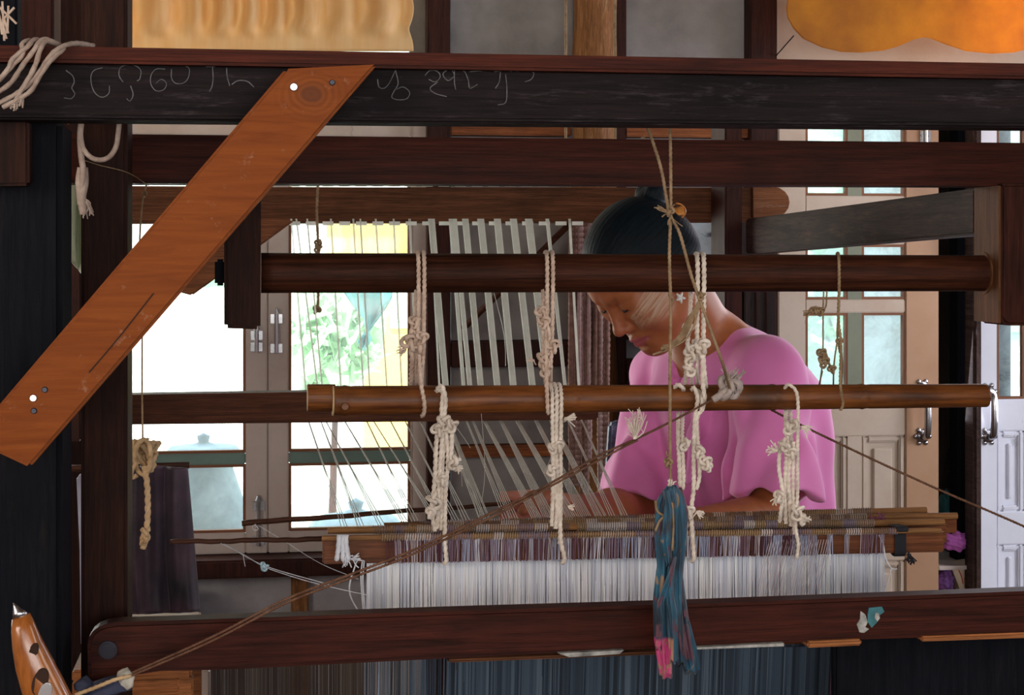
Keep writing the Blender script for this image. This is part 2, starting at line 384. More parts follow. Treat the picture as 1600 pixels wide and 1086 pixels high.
def leaf(parent, v, x0, x1, z0, z1, stile, rails, muntins, mat, trim, glass, depth=.035, solids=(), mid='green_rail', right=None):
    """a glazed leaf: stiles, rails [(za,zb,material)], panes between the rails, mullions [(xa,xb)]"""
    MB().box(x0, x0+stile[0], v, v+depth, z0, z1).build('stile', M[mat], parent, bevel=.003)
    MB().box(x1-stile[1], x1, v, v+depth, z0, z1).build('stile', M[right or mat], parent, bevel=.003)
    xa, xb = x0+stile[0], x1-stile[1]
    for (a, b_, mt) in rails: MB().box(xa, xb, v+.002, v+depth-.002, a, b_).build('rail', M[mt], parent, bevel=.003)
    rs = sorted(rails)
    for i in range(len(rs)-1):
        za, zb = rs[i][1], rs[i+1][0]
        cols = [xa] + [q for m in muntins for q in m] + [xb]
        if i in solids:
            for (c0, c1) in ([(cols[j], cols[j+1]) for j in range(0, len(cols), 2)]):
                # raised and fielded panel with a moulded surround
                MB().box(c0, c1, v+.016, v+.028, za, zb).build('panel', M[mat], parent)
                w = .018
                fr = MB()
                for (p0, p1, q0, q1) in ((c0, c0+w, za, zb), (c1-w, c1, za, zb), (c0+w, c1-w, za, za+w), (c0+w, c1-w, zb-w, zb)):
                    fr.box(p0, p1, v+.004, v+.018, q0, q1)
                fr.build('moulding', M[mat], parent, bevel=.005, seg=2)
                MB().box(c0+w*2.0, c1-w*2.0, v+.008, v+.017, za+w*2.0, zb-w*2.0).build('raised_field', M[mat], parent, bevel=.006, seg=1)
        else:
            for j in range(0, len(cols), 2):
                c0, c1 = cols[j], cols[j+1]; w = .0075
                fr = MB()
                for (p0, p1, q0, q1) in ((c0, c0+w, za, zb), (c1-w, c1, za, zb), (c0+w, c1-w, za, za+w), (c0+w, c1-w, zb-w, zb)):
                    fr.box(p0, p1, v+.004, v+.02, q0, q1)
                fr.build('glazing_bead', M[trim], parent)
                MB().box(c0+.002, c1-.002, v+.021, v+.025, za+.002, zb-.002).build('pane', M[glass], parent)
        for (m0, m1) in muntins: MB().box(m0, m1, v+.003, v+depth-.003, za, zb).build('mullion', M[mid if i not in solids else mat], parent)

# ---- window_1: two casement leaves, green middle rails
w1 = struct_('window_1')
v = WV - .01; zz = lambda py: Z(420, py, v)
zt, zb0 = zz(186), zz(864)
MB().box(X(140,v), X(668,v), v-.005, v+.05, zt, zt+.03).build('head_frame', M['cream_win'], w1, bevel=.003)
MB().box(X(645,v), X(668,v), v-.005, v+.05, zb0, zt).build('side_frame', M['cream_win'], w1, bevel=.003)
MB().box(X(143,v), X(152,v), v-.005, v+.05, zb0, zt).build('side_frame', M['cream_win'], w1, bevel=.003)
rails = [(zb0, zz(831), 'cream_win'), (zz(725), zz(707), 'green_rail'), (zz(318), zz(296), 'cream_win'), (zz(212), zt, 'cream_win')]
lf = struct_('casement', ); lf.parent = w1; LOC[lf.name] = Vector()
del lf['kind']
leaf(lf, v, X(152,v), X(418,v), zb0, zt, (X(172,v)-X(152,v), X(418,v)-X(384,v)), rails, [], 'cream_win', 'orange_trim', 'glass_clear')
rf = bpy.data.objects.new('casement', None); COL.objects.link(rf); rf.parent = w1; LOC[rf.name] = Vector()
leaf(rf, v, X(419,v), X(645,v), zb0, zt, (X(451,v)-X(419,v), .006), rails, [], 'cream_win', 'orange_trim', 'glass_clear')
MB().box(X(418,v)-.012, X(418,v)+.012, v+.036, v+.046, zb0, zt).build('meeting_light_stop', M['cream_win'], w1, bevel=.002)  # added behind the leaves to close the light gap between them
MB().box(X(143,v), X(668,v), v+.036, v+.06, zb0-.02, zb0+.012).build('bottom_light_stop', M['cream_win'], w1)  # added behind the bottom rails to block light along the sill
# sliding bolts on the meeting stiles
def bolt(parent, px, pya, pyb, v, n='bolt'):
    x = X(px, v); za, zb = Z(px, pya, v), Z(px, pyb, v); h = za - zb
    m = MB(); m.tube([(x, v-.012, zb), (x, v-.012, za)], .006, n=10)
    m.tube([(x, v-.012, za), (x, v-.016, za+.012)], [.009, .004], n=10)
    m.box(x-.016, x+.016, v-.006, v, za-.03, za-.005); m.box(x-.016, x+.016, v-.006, v, zb+.002, zb+.026)
    for s in (-1, 1):
        for q in (za-.018, zb+.014): m.tube([(x+s*.011, v-.010, q), (x+s*.011, v-.005, q)], .004, n=8)
    return m.build(n, M['chrome'], parent, smooth=False)
bolt(lf, 401, 514, 550, v); bolt(rf, 432, 488, 552, v); bolt(lf, 404, 780, 852, v)

# ---- door_1: glazed leaf with two columns of panes and moulded panels below
d1 = struct_('door_1'); v = WV - .02; zz = lambda py: Z(1340, py, v)
z0 = .02
m0 = [(X(1325,v), X(1347,v))]
M['cream_warm'] = painted('orange_stained_cream_paint', (.43,.255,.15), (.34,.17,.08), rough=.4)
rails = [(z0, zz(1040), 'cream'), (zz(878), zz(862), 'cream'), (zz(682), zz(612), 'cream'), (zz(489), zz(468), 'cream'),
         (zz(382), zz(306), 'cream'), (zz(165), zz(150), 'cream')]
leaf(d1, v, X(1216,v), X(1467,v), z0, zz(150), (X(1259,v)-X(1216,v), X(1467,v)-X(1415,v)), rails, m0, 'cream', 'orange_trim', 'glass_dusty', solids=(0, 1), right='cream_warm', mid='mullion_olive')
def pull(parent, px, pya, pyb, v):
    x = X(px, v); za, zb = Z(px, pya, v), Z(px, pyb, v); m = MB()
    for z in (za, zb):
        m.tube([(x, v, z), (x, v-.008, z)], [.020, .017], n=16)
        for k in range(6):
            a = k*PI/3; m.tube([(x+.021*math.cos(a), v-.001, z+.021*math.sin(a)), (x+.021*math.cos(a), v-.006, z+.021*math.sin(a))], [.008,.005], n=8)
    m.tube(catmull([(x, v-.005, za), (x, v-.035, za-.008), (x, v-.042, (za+zb)/2), (x, v-.035, zb+.008), (x, v-.005, zb)], .01), .010, n=12)
    return m.build('door_pull', M['chrome'], parent, smooth=True)
pull(d1, 1441, 606, 682, v)
bolt(d1, 1445, 202, 232, v, 'door_bolt')
# ---- door_2: whiter leaf standing past the gap, with a weathered edge post
d2 = struct_('door_2'); v = WV - .02; zz = lambda py: Z(1560, py, v)
rails = [(z0, zz(1040), 'white_blue'), (zz(852), zz(800), 'white_blue'), (zz(674), zz(624), 'white_blue'), (zz(300), zz(262), 'white_blue'), (zz(165), zz(150), 'white_blue')]
leaf(d2, v, X(1529,v), X(1760,v), z0, zz(150), (X(1558,v)-X(1529,v), .07), rails, [(X(1602,v), X(1626,v))], 'white_blue', 'orange_trim', 'glass_dusty', solids=(0, 1), mid='white_blue')
MB().box(X(1515,v), X(1528,v), v-.03, v+.04, 0, zz(150)).build('edge_post', M['grey_wood'], d2, bevel=.008, seg=3)
pull(d2, 1544, 612, 682, v)
# the nook between the doors: side panels and a dim back board
nk = struct_('trim_1')
MB().box(X(1467,WV), X(1516,WV)+.12, WV+.62, WV+.65, 0, ZC).build('back_board', M['cement'], nk)
MB().box(X(1467,WV)-.02, X(1467,WV)-.004, WV+.03, WV+.62, 0, ZC).build('side_board', M['cement'], nk)
MB().box(X(1528,WV)+.10, X(1528,WV)+.12, WV+.04, WV+.62, 0, ZC).build('side_board', M['timber_dark'], nk)
MB().box(X(1492,WV+.1), X(1514,WV+.1), WV+.08, WV+.14, 0, ZC).build('inner_post', M['post_black'], nk)

# ================================================================== OUTSIDE, seen through the glass
def sunny(name, col, var=.15, scale=2): return plain(name, col, .8, .2, var=var, scale=scale, bumpk=0)
M['o_ground'] = sunny('pale_ground', (.75,.73,.66)); M['o_white'] = sunny('white_fence_paint', (.85,.88,.86))
M['o_yellow'] = sunny('yellow_house_wall', (.80,.54,.14)); M['o_leaf'] = sunny('leaf_green', (.62,.82,.62), .25, 4); M['o_teal'] = sunny('teal_cloth_dye', (.13,.45,.44), .3, 3)
M['o_roof'] = sunny('grey_roof', (.42,.44,.40)); M['jar'] = sunny('blue_grey_glaze', (.36,.48,.56), .35, 9); M['o_mint'] = sunny('mint_wall_paint', (.32,.58,.48)); add_translucent(M['o_leaf'], .55)
gr = MB().box(-30, 34, 5.9, 60, -.5, -.06).build('ground', M['o_ground']); gr['kind'] = 'structure'
MB().box(-30, 34, -30, YF-.05, -.5, -.06).build('ground', M['o_ground'])['kind'] = 'structure'
fv = 9.0
fn = thing('picket_fence', 'white picket fence of rounded slats seen through the left window', 'fence', (X(280,fv), fv, 0))
for i, px in enumerate(np.linspace(-150, 560, 42)):
    x = X(px, fv); w = .030; zt_ = Z(280, 452, fv) + .015*math.sin(i*2.1)
    pts = [(x-w*1.0, fv, 0), (x+w*1.0, fv, 0), (x+w*1.0, fv, zt_-.05), (x+w*.5, fv, zt_), (x-w*.5, fv, zt_), (x-w*1.0, fv, zt_-.05)]
    MB().prism(pts, (0, .025, 0)).build('picket', M['o_white'], fn)
for py in (450, 560): MB().box(X(-160,fv), X(575,fv), fv+.026, fv+.06, Z(280,py+14,fv), Z(280,py,fv)).build('fence_rail', M['o_white'], fn)
def house(name, label, px0, px1, v, top, mat, depth=3, roof='o_roof'):
    h = thing(name, label, 'house', (X((px0+px1)/2,v), v+depth/2, 0))
    x0, x1, z1 = X(px0,v), X(px1,v), Z((px0+px1)/2, top, v)
    MB().box(x0, x1, v, v+depth, -.06, z1).build('house_wall', M[mat], h)
    MB().prism([(x0-.4, v-.4, z1), (x1+.4, v-.4, z1), (x1+.4, v+depth/2, z1+1.0), (x0-.4, v+depth/2, z1+1.0)], (0,0,.06)).build('roof', M[roof], h)
    MB().prism([(x0-.4, v+depth+.4, z1), (x1+.4, v+depth+.4, z1), (x1+.4, v+depth/2, z1+1.0), (x0-.4, v+depth/2, z1+1.0)], (0,0,.06)).build('roof', M[roof], h)
    for q in (.2, .62):
        xx = x0+(x1-x0)*q; w = MB().box(xx, xx+(x1-x0)*.16, v-.03, v+.01, z1*.45, z1*.75).build('window', M['o_mint'], h)
        MB().box(xx+.05, xx+(x1-x0)*.16-.05, v-.035, v-.029, z1*.45+.05, z1*.75-.05).build('pane', M['o_roof'], w)
    return h
house('yellow_house', 'sunlit yellow house wall behind the right casement', 535, 900, 12, 300, 'o_yellow')
house('mint_house', 'pale mint house far behind the picket fence', -500, 380, 16, 415, 'o_mint')
house('white_house', 'white house outside the panelled doors on the right', 1150, 2600, 11, 330, 'o_white')
MB_ = MB()
# drooping teal cloth on a line, seen through the right casement
def cloth_sheet(outline_fn, nu, nv, thick=.004):
    vs, fs = [], []
    for j in range(nv+1):
        for i in range(nu+1): vs.append(outline_fn(i/nu, j/nv))
    for j in range(nv):
        for i in range(nu):
            a = j*(nu+1)+i; fs.append((a, a+1, a+nu+2, a+nu+1))
    m = MB(); m.add(vs, fs); return m
def solid(o, t, off=0):
    md = o.modifiers.new('thickness', 'SOLIDIFY'); md.thickness = t; md.offset = off; return o
def teal(u, w):
    v = 6.4; l = 520 + 38*min(1, w*1.5)**1.0 + 22*w*w; r = 607 + 5*math.sin(w*3) - 52*max(0, w-.35)**1.1*1.5
    px = l + (r-l)*u; py = 425 + 123*w*(1-.25*abs(u-.55))
    p = P(px, py, v + .05*math.sin(u*9+w*2)); return p
tc_ = cloth_sheet(teal, 24, 24).build('hanging_cloth', M['o_teal'], smooth=True); solid(tc_, .01)
tag(tc_, 'teal cloth drooping outside behind the right casement panes', 'cloth')
ln = MB().tube([(-3.4, 6.42, Z(560,424,6.4)), (X(700,6.42), 6.42, Z(560,422,6.4))], .006, n=6); tag(ln.build('washing_line', M['twine']), 'thin line holding the teal cloth outside the window', 'line')
# big lidded water jars just outside
def jar(px, pytop, pylid, pybot, half, v, label):
    c = P(px, pybot, v); s = (P(px+half, pybot, v) - c).length; zt_, zl, zb_ = Z(px,pytop,v), Z(px,pylid,v), Z(px,pybot,v)-.35
    t = thing('water_jar', label, 'jar', (c.x, v, 0))
    prof = [(0,zb_-.3),(s*.55,zb_-.3),(s*.8,zb_+.05),(s*1.0,(zb_+zl)/2+.05),(s*.98,zl-.16),(s*.72,zl-.05),(s*.6,zl)]
    def lathe(prof, n=32):
        m = MB(); 
        for i, (r, z) in enumerate(prof):
            for k in range(n): a = 2*PI*k/n; m.v.append((c.x+max(r,.001)*math.cos(a), v+max(r,.001)*math.sin(a), z))
        for i in range(len(prof)-1):
            for k in range(n): m.f.append((i*n+k, i*n+(k+1)%n, (i+1)*n+(k+1)%n, (i+1)*n+k))
        return m
    lathe(prof).build('jar_body', M['jar'], t, smooth=True)
    lathe([(s*.95,zl),(s*.8,zl+.03),(s*.35,zl+(zt_-zl)*.45),(s*.12,zl+(zt_-zl)*.6),(s*.16,zl+(zt_-zl)*.85),(0,zt_)]).build('jar_lid', M['jar'], t, smooth=True)
jar(318, 676, 712, 830, 66, 5.7, 'blue-grey lidded water jar outside the left casement')
jar(556, 778, 822, 870, 78, 5.9, 'low pale water jar outside the right casement, only its lid showing')
jp = MB().box(-4, .5, 5.5, 6.2, -.06, .0).build('paving', M['o_ground']); jp['kind'] = 'structure'
# shrubs and a tree outside
def leafball(name, label, cat, c, r, n, mat, seed):
    rr = np.random.default_rng(seed); d = rr.normal(size=(n,3)); d /= np.linalg.norm(d,axis=1)[:,None]
    p = np.array(c) + d*(r*np.array([1,.8,1.1]))*rr.uniform(.5,1,(n,1))
    m = MB()
    for q in p:
        a = Vector(rr.normal(size=3)).normalized()*.09; b_ = Vector(rr.normal(size=3)).normalized()*.045; q = Vector(q)
        m.add([q-a, q+b_, q+a, q-b_], [(0,1,2,3)])
    t = thing(name, label, cat, (c[0], c[1], 0))
    m.build('foliage', M[mat], t, kind='stuff')
    MB().tube([(c[0],c[1],-.06),(c[0]+.03,c[1],c[2])], [.02,.012], n=8).build('stem', M['timber_dark'], t)
leafball('shrub', 'pale green shrub before the fence, seen through the right casement', 'shrub', (X(518,8.3),8.3,.95), .26, 500, 'o_leaf', 1)
leafball('tree', 'bluish green tree beyond the panelled door glass', 'tree', (X(1290,8),8,1.5), 1.0, 3500, 'o_leaf', 2)
leafball('tree', 'green tree rising above the mint house', 'tree', (X(150,13.5),13.5,3.0), 1.0, 2500, 'o_leaf', 3)
# ================================================================== THE LOOM FRAME
loom = thing('loom', 'large dark wooden hand loom frame of posts, beams and a round pole', 'loom', (.35, 2.4, 0))
def plank(name, mat, pxL, ytL, ybL, pxR, ytR, ybR, v, t, parent=loom, bevel=.003, vR=None):
    vR = v if vR is None else vR
    return MB().prism([P(pxL,ybL,v), P(pxR,ybR,vR), P(pxR,ytR,vR), P(pxL,ytL,v)], (0,t,0)).build(name, M[mat], parent, bevel=bevel)
def poly(name, mat, pts, v, t, parent=loom, bevel=.003, seg=2):
    return MB().prism([P(x,y,v) for x,y in pts], (0,t,0)).build(name, M[mat], parent, bevel=bevel, seg=seg)
# front top beam with its ledge
plank('top_beam', 'beam_black', -60, 96, 182, 1680, 122, 197, 1.66, .055)
plank('ledge', 'ledge_red', -60, 69, 95, 1680, 100, 124, 1.645, .07)
plank('beam_lip', 'beam_black', -60, 178, 186, 1680, 190, 200, 1.67, .05)
# near posts
plank('post', 'post_black', -60, 187, 2400, 97, 187, 2400, 1.73, .09, bevel=.006)
plank('post_block', 'post_brown', -60, 186, 292, 45, 187, 290, 1.70, .028)
po = plank('post', 'post_brown', 126, -520, 2300, 199, -520, 2300, 1.86, .075, bevel=.004)
plank('post', 'timber_dark', 24, -420, 2000, 84, -420, 2000, 2.25, .08, bevel=.004)
# diagonal brace: orange board with knot and screws
M['brace'] = None
m, t, b = new_mat('orange_brace_board')
ang = math.atan2(522, 445)
vec = mapping(t, (3, 40, 40), (0, ang, 0)); g = noise(t, vec, 2.2, 8, .65, 1.0)
col = ramp(t, g, [(.28, (.15,.031,.003)), (.68, (.235,.058,.007))])
# a knot with rings
kc = P(487, 148, 1.62)
c = t.nodes.new('ShaderNodeTexCoord'); mp = t.nodes.new('ShaderNodeMapping')
mp.inputs['Location'].default_value = (-(kc.x-.35)*1.0, 0, -kc.z*1.0); t.links.new(c.outputs['Object'], mp.inputs[0])
sp = t.nodes.new('ShaderNodeSeparateXYZ'); t.links.new(mp.outputs[0], sp.inputs[0])
d = math_(t, 'SQRT', math_(t, 'ADD', math_(t, 'MULTIPLY', sp.outputs[0], sp.outputs[0]), math_(t, 'MULTIPLY', math_(t, 'MULTIPLY', sp.outputs[2], sp.outputs[2]), 1.6)))
d = math_(t, 'ADD', d, math_(t, 'MULTIPLY', noise(t, mapping(t), 30, 3), .012))
rings = math_(t, 'SINE', math_(t, 'MULTIPLY', d, 900))
near = ramp(t, d, [(0, (1,1,1)), (.045, (0,0,0))])
rc = mix(t, (.11,.026,.006), (.26,.07,.012), math_(t, 'MULTIPLY_ADD', rings, .3, .5))
col = mix(t, col, rc, near)
core = ramp(t, d, [(.012, (.75,.75,.75)), (.018, (0,0,0))]); col = mix(t, col, (.10,.03,.012), core)
sc_ = noise(t, mapping(t, (14,14,14)), 3, 6, .75); col = mix(t, col, (.5,.33,.24), ramp(t, sc_, [(.60, (0,0,0)), (.76, (.45,.45,.45))]))
t.links.new(col, b.inputs['Base Color']); b.inputs['Roughness'].default_value = .55; b.inputs['Specular IOR Level'].default_value = .12; bump(t, b, g, .3, .0015)
M['brace'] = m
br = poly('diagonal_brace', 'brace', [(46,731), (-60,692), (-95,640), (-95,735-10), (445,108), (590,100)][0:0] or [(46,731), (-42,690), (-42,680), (446,107), (590,100)], 1.615, .03)
def screw(px, py, v, r, mat='chrome'):
    c_ = P(px, py, v); mb = MB().tube([(c_.x,v,c_.z),(c_.x,v-.0015,c_.z)], [r, r*.75], n=12)
    return mb.build('screw', M[mat], br)
screw(459, 136, 1.615, .0045); screw(519, 129, 1.615, .003, 'dark_metal'); screw(52, 622, 1.615, .004); screw(70, 609, 1.615, .003, 'dark_metal'); screw(53, 642, 1.615, .003, 'dark_metal')
# the long check (crack) in the board: a thin recessed sliver
cr_ = MB()
pts = [(139,582),(165,552),(190,522),(215,490),(240,458)]
for i in range(len(pts)-1):
    a, b_ = P(*pts[i], 1.6145), P(*pts[i+1], 1.6145); cr_.tube([a, b_], .0007, n=4)
M['crack'] = plain('dark_crack', (.03,.012,.006), .9)
cr_.build('crack', M['crack'], br)
# second beam, back beam with rounded end, side rail
plank('cross_beam', 'beam_red', -150, 206, 285, 1700, 224, 291, 1.98, .065)
bb_ = poly('back_beam', 'back_wood', [(-200,350),(1176,347),(1176,293),(-200,292)], 3.12, .09)
endp = [(1177,340),(1208,340)] + [(1208+26*math.sin(a), 316-24*math.cos(a)*-1) for a in np.linspace(0.05, PI-.05, 9)] + [(1208,293),(1177,293)]
M['beam_end'] = wood('beam_end_wood', (.16,.055,.02), (.34,.14,.06), 'X', .5, wear=(.5,.36,.3))
poly('beam_end', 'beam_end', endp, 3.11, .10, bevel=.004)
poly('post', 'timber_dark', [(1133,2200),(1160,2200),(1160,120),(1133,120)], 3.0, .10)
plank('side_rail', 'beam_brown', -200, 623, 668, 935, 606, 656, 2.86, .05)
poly('back_brace', 'timber', [(60,590),(118,590),(478,340),(420,330)], 3.06, .04) if False else None
M['brace2'] = wood('inner_brace_wood', (.10,.032,.012), (.24,.085,.03), 'X', .5, rot=(0,.6,0))
poly('back_brace', 'brace2', [(262,452),(300,462),(460,345),(380,340)], 3.05, .045)
# bearing blocks and the round pole
poly('bearing_block', 'post_brown', [(350,513),(407,515),(408,300),(350,300)], 1.965, .095, bevel=.004)
MB().box(X(336,2.0), X(352,2.0), 1.985, 2.035, Z(344,446,2.0), Z(344,405,2.0)).build('peg', M['post_black'], loom, bevel=.003)
rb = [(1564,287)] + [(1700,287),(1700,509),(1574,509),(1567,503),(1563,495)]
MB().prism([P(x,y,1.965) for x,y in rb], (0,.078,0)).build('bearing_block', M['lit_block_wood'] if 'lit_block_wood' in M else M['block_dark'], loom, bevel=.004, seg=3)
# that block's inner cheek: thin plate, the light there put into its colour
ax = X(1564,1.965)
MB().box(ax-.002, ax+.001, 1.968, 2.040, Z(1564,505,1.965), Z(1564,290,1.965)).build('lit_block_cheek', M['lit_side_wood'], loom)
vp = 2.010
pz_l, pz_r = Z(410,426.5,vp), Z(1555,427,vp)
xl, xr = X(408,vp), ax+.02
rl, rr2 = (Z(410,395,vp)-Z(410,458,vp))/2, (Z(1540,399,vp)-Z(1540,455,vp))/2
n = 60; path = [(xl+(xr-xl)*i/n, vp, pz_l+(pz_r-pz_l)*i/n) for i in range(n+1)]
MB().tube(path, [rl+(rr2-rl)*i/n for i in range(n+1)], n=40).build('round_pole', M['pole_wood'], loom, smooth=True)
sk = MB()   # the worn socket ring
sk.tube([(ax-.0035, vp, pz_r), (ax+.004, vp, pz_r)], [rr2+.004, rr2+.0045], n=32); sk.build('socket_ring', M['lit_side_wood'], loom, smooth=False)
# the arm receding from the block to the back of the loom
z1t, z1b = Z(1522,294,2.045), Z(1522,366,2.045); x1 = X(1522,2.045)
pB = P(1165,342,3.02); pBb = P(1165,397,3.02)
arm = MB().prism([(x1,2.045,z1b), (x1,2.045,z1t), (pB.x,3.02,pB.z), (pBb.x,3.02,pBb.z)], (.04,0,0))
arm.build('side_arm', M['grey_wood'], loom, bevel=.003)
# bottom beam: rounded nose, bolt hole, chipped painted lower edge
nose = [(137,1068),(136,1010),(138,998),(144,988),(153,981),(166,976),(185,973),(260,971)]
low = [(1700,989),(1300,1002),(700,1030),(350,1048),(250,1050)]
top_ = [(700,956),(1100,944),(1700,921)]
poly('bottom_beam', 'beam_red', nose + top_ + [low[0]] + low[1:], 1.78, .032, bevel=.004)
hx = P(169, 1015, 1.78)
MB().tube([(hx.x,1.775,hx.z),(hx.x,1.79,hx.z)], [.0095,.0095], n=20).build('bolt', M['dark_metal'], loom, bevel=.002)
# lower ledge strips, their lit look put into a paler colour, and paint flakes
lb = MB().prism([P(700,1031,1.777), P(1040,1018,1.777), P(1040,1023,1.777), P(700,1036,1.777)][::-1], (0,.03,0)); lb.build('lit_lower_lip', M['back_wood'], loom, bevel=.002)
MB().prism([P(1262,1003,1.777), P(1347,999,1.777), P(1347,1009,1.777), P(1262,1013,1.777)][::-1], (0,.04,0)).build('lit_lower_lip', M['bench'], loom, bevel=.002)
MB().prism([P(1440,995,1.777), P(1700,985,1.777), P(1700,994,1.777), P(1440,1003,1.777)][::-1], (0,.04,0)).build('lit_lower_lip', M['bench'], loom, bevel=.002)
M['paint_white'] = plain('flaked_white_paint', (.34,.33,.31), .8, var=.7, scale=60); M['paint_teal'] = plain('flaked_teal_paint', (.04,.17,.20), .6, var=.5, scale=40)
MB().prism([P(1085,1012,1.776), P(1225,1005,1.776), P(1225,1010,1.776), P(1085,1015,1.776)][::-1], (0,.03,0)).build('paint_edge', M['paint_white'], loom)
MB().prism([P(872,1021,1.776), P(975,1016,1.776), P(968,1022,1.776), P(890,1027,1.776)][::-1], (0,.03,0)).build('paint_edge', M['paint_white'], loom)
flk = [(1345,955),(1352,960),(1356,972),(1352,980),(1358,983),(1350,989),(1343,988),(1339,976),(1344,968)]
MB().prism([P(x,y,1.7785) for x,y in flk][::-1], (0,.002,0)).build('paint_flake', M['paint_white'], loom)
flk = [(1358,950),(1378,948),(1382,956),(1374,962),(1371,972),(1362,981),(1356,972),(1356,960)]
MB().prism([P(x,y,1.7782) for x,y in flk][::-1], (0,.002,0)).build('paint_flake', M['paint_teal'], loom)
flk = [(1368,958),(1373,958),(1375,966),(1371,971),(1367,966)]
MB().prism([P(x,y,1.7775) for x,y in flk][::-1], (0,.002,0)).build('paint_flake', M['paint_white'], loom)
# chalk handwriting on the top beam
ck = MB()
def stroke(pts, w=.0007):
    path = catmull([P(x, y, 1.6595) for x, y in pts], .002)
    ck.tube(path, w, n=5, flat=.5)
S_ = [[(103,110),(113,118),(116,128),(112,138),(117,146),(112,154),(100,153)],
 [(160,106),(147,110),(142,120),(144,136),(150,147),(160,152),(170,146),(171,134)],
 [(192,128),(186,118),(188,106),(198,101),(210,102),(220,110),(218,124),(214,126)],[(204,134),(208,148),(203,158),(198,154)],
 [(258,108),(244,108),(236,118),(236,132),(244,142),(256,140),(260,130),(252,124),(244,130)],
 [(268,108),(268,122),(274,130),(286,130),(294,122),(296,108),(290,103)],
 [(322,104),(336,104)],[(332,105),(333,122),(331,136),(327,143)],[(354,106),(355,120),(359,134)],[(362,132),(372,126),(386,127),(397,136)],
 [(590,124),(592,136),(600,138),(608,130),(618,110)],[(618,110),(622,130),(616,142),(612,152),(622,156),(636,154),(640,144),(630,136),(618,140)],
 [(664,118),(672,110),(684,112),(688,120),(680,128),(670,124)],[(684,128),(672,138),(680,146),(698,151)],[(700,108),(692,116),(700,126),(710,118),(706,110)],[(710,106),(710,128),(712,140)],
 [(718,108),(726,112),(732,126),(734,138),(746,132)],[(734,112),(758,110)],[(772,112),(790,110),(800,112)],[(782,112),(780,128),(774,138)],[(790,116),(792,140),(790,160),(778,164)],
 [(808,112),(822,108),(834,114),(830,124),(820,128)]]
for s_ in S_: stroke(s_)
M['chalk'] = plain('chalk', (.15,.145,.155), .95, var=.6, scale=120, bumpk=0)
ck.build('chalk_writing', M['chalk'], loom, kind='stuff')
# floor-level feet that carry the frame
for px, v in ((1672, 3.02), (1700, 1.8)):
    MB().box(X(px,v), X(px,v)+.08, v, v+.08, 0, 1.95).build('post', M['post_brown'], loom, bevel=.004)
MB().box(X(60,3.12), X(60,3.12)+.09, 3.13, 3.21, 0, 2.0).build('post', M['post_brown'], loom, bevel=.004)
MB().box(X(30,2.3)+.01, X(30,2.3)+.07, 1.9, 3.1, .12, .20).build('foot_rail', M['post_brown'], loom, bevel=.004)
MB().box(X(1690,1.85)+.01, X(1690,1.85)+.07, 1.9, 3.1, .12, .20).build('foot_rail', M['post_brown'], loom, bevel=.004)
# lower black board at the bottom right
plank('lower_board', 'post_black', 1304, 985, 1300, 1700, 970, 1300, 1.86, .015)

# ================================================================== BAMBOO POLE
vb = 2.010
bam = thing('bamboo_pole', 'brown bamboo pole with cut node, hung by cords under the round pole', 'bamboo pole', (X(1000,vb), vb, Z(1000,622,vb)))
m, t, b = new_mat('bamboo_skin')
g = noise(t, mapping(t, (3,40,40)), 4, 6, .6); g2 = noise(t, mapping(t, (2,2,2)), 5, 4)
col = ramp(t, g, [(.3, (.06,.015,.004)), (.7, (.24,.078,.017))]); col = mix(t, col, (.04,.015,.007), ramp(t, g2, [(.5,(0,0,0)),(.7,(.8,.8,.8))]))
t.links.new(col, b.inputs['Base Color']); b.inputs['Roughness'].default_value = .45; b.inputs['Specular IOR Level'].default_value = .3; M['bamboo'] = m
a_, b_ = Vector((X(520,vb), vb, Z(520,626,vb))), Vector((X(1541,vb), vb, Z(1541,618,vb)))
r0, r1 = .0178, .0148
path, rad = [], []
nodes = [.018, .355, .66, .80]
for i in range(241):
    f = i/240; r = r0+(r1-r0)*f
    for q in nodes: r *= 1+.07*math.exp(-((f-q)/.003)**2) - .03*math.exp(-((f-q-.007)/.004)**2)
    path.append(a_.lerp(b_, f)); rad.append(r)
MB().tube(path, rad, n=28).build('culm', M['bamboo'], bam, smooth=True)
M['bamboo_cut'] = plain('bamboo_cut_face', (.55,.36,.18), .8, scale=40)
e = MB(); l0 = Vector((X(481,vb), vb+.004, Z(481,622,vb))); l1 = Vector((X(524,vb), vb+.004, Z(524,622,vb)))
e.tube([l0, l1], .0165, n=24, cap=True); e.build('cut_end', M['bamboo'], bam, smooth=False)
MB().tube([l0+Vector((-.0008,0,0)), l0+Vector((.001,0,0))], .0160, n=24).build('cut_face', M['bamboo_cut'], bam)
MB().tube([Vector((X(519,vb),vb,Z(519,626,vb))), Vector((X(521.5,vb),vb,Z(521,626,vb)))], .0182, n=24).build('cut_face', M['bamboo_cut'], bam)
MB().tube([Vector((X(538,vb),vb-.0165,Z(538,633,vb))), Vector((X(538,vb),vb-.0195,Z(538,633,vb)))], [.006,.004], n=14).build('branch_scar', M['bamboo'], bam, smooth=False)
# ================================================================== WARP BUNDLES
wt = thing('warp', 'pale green-white warp yarn bundles over the back beam, running down to the heddles', 'yarn', (.35, 3.05, .9))
lw = random.Random(3)
tops = [(458,458),(487,500),(516,519),(549,552),(570,590),(589,600),(616,628),(644,664),(680,690),(708,728),(728,748),(751,762),(777,789),(803,815),(828,840),(857,876)]
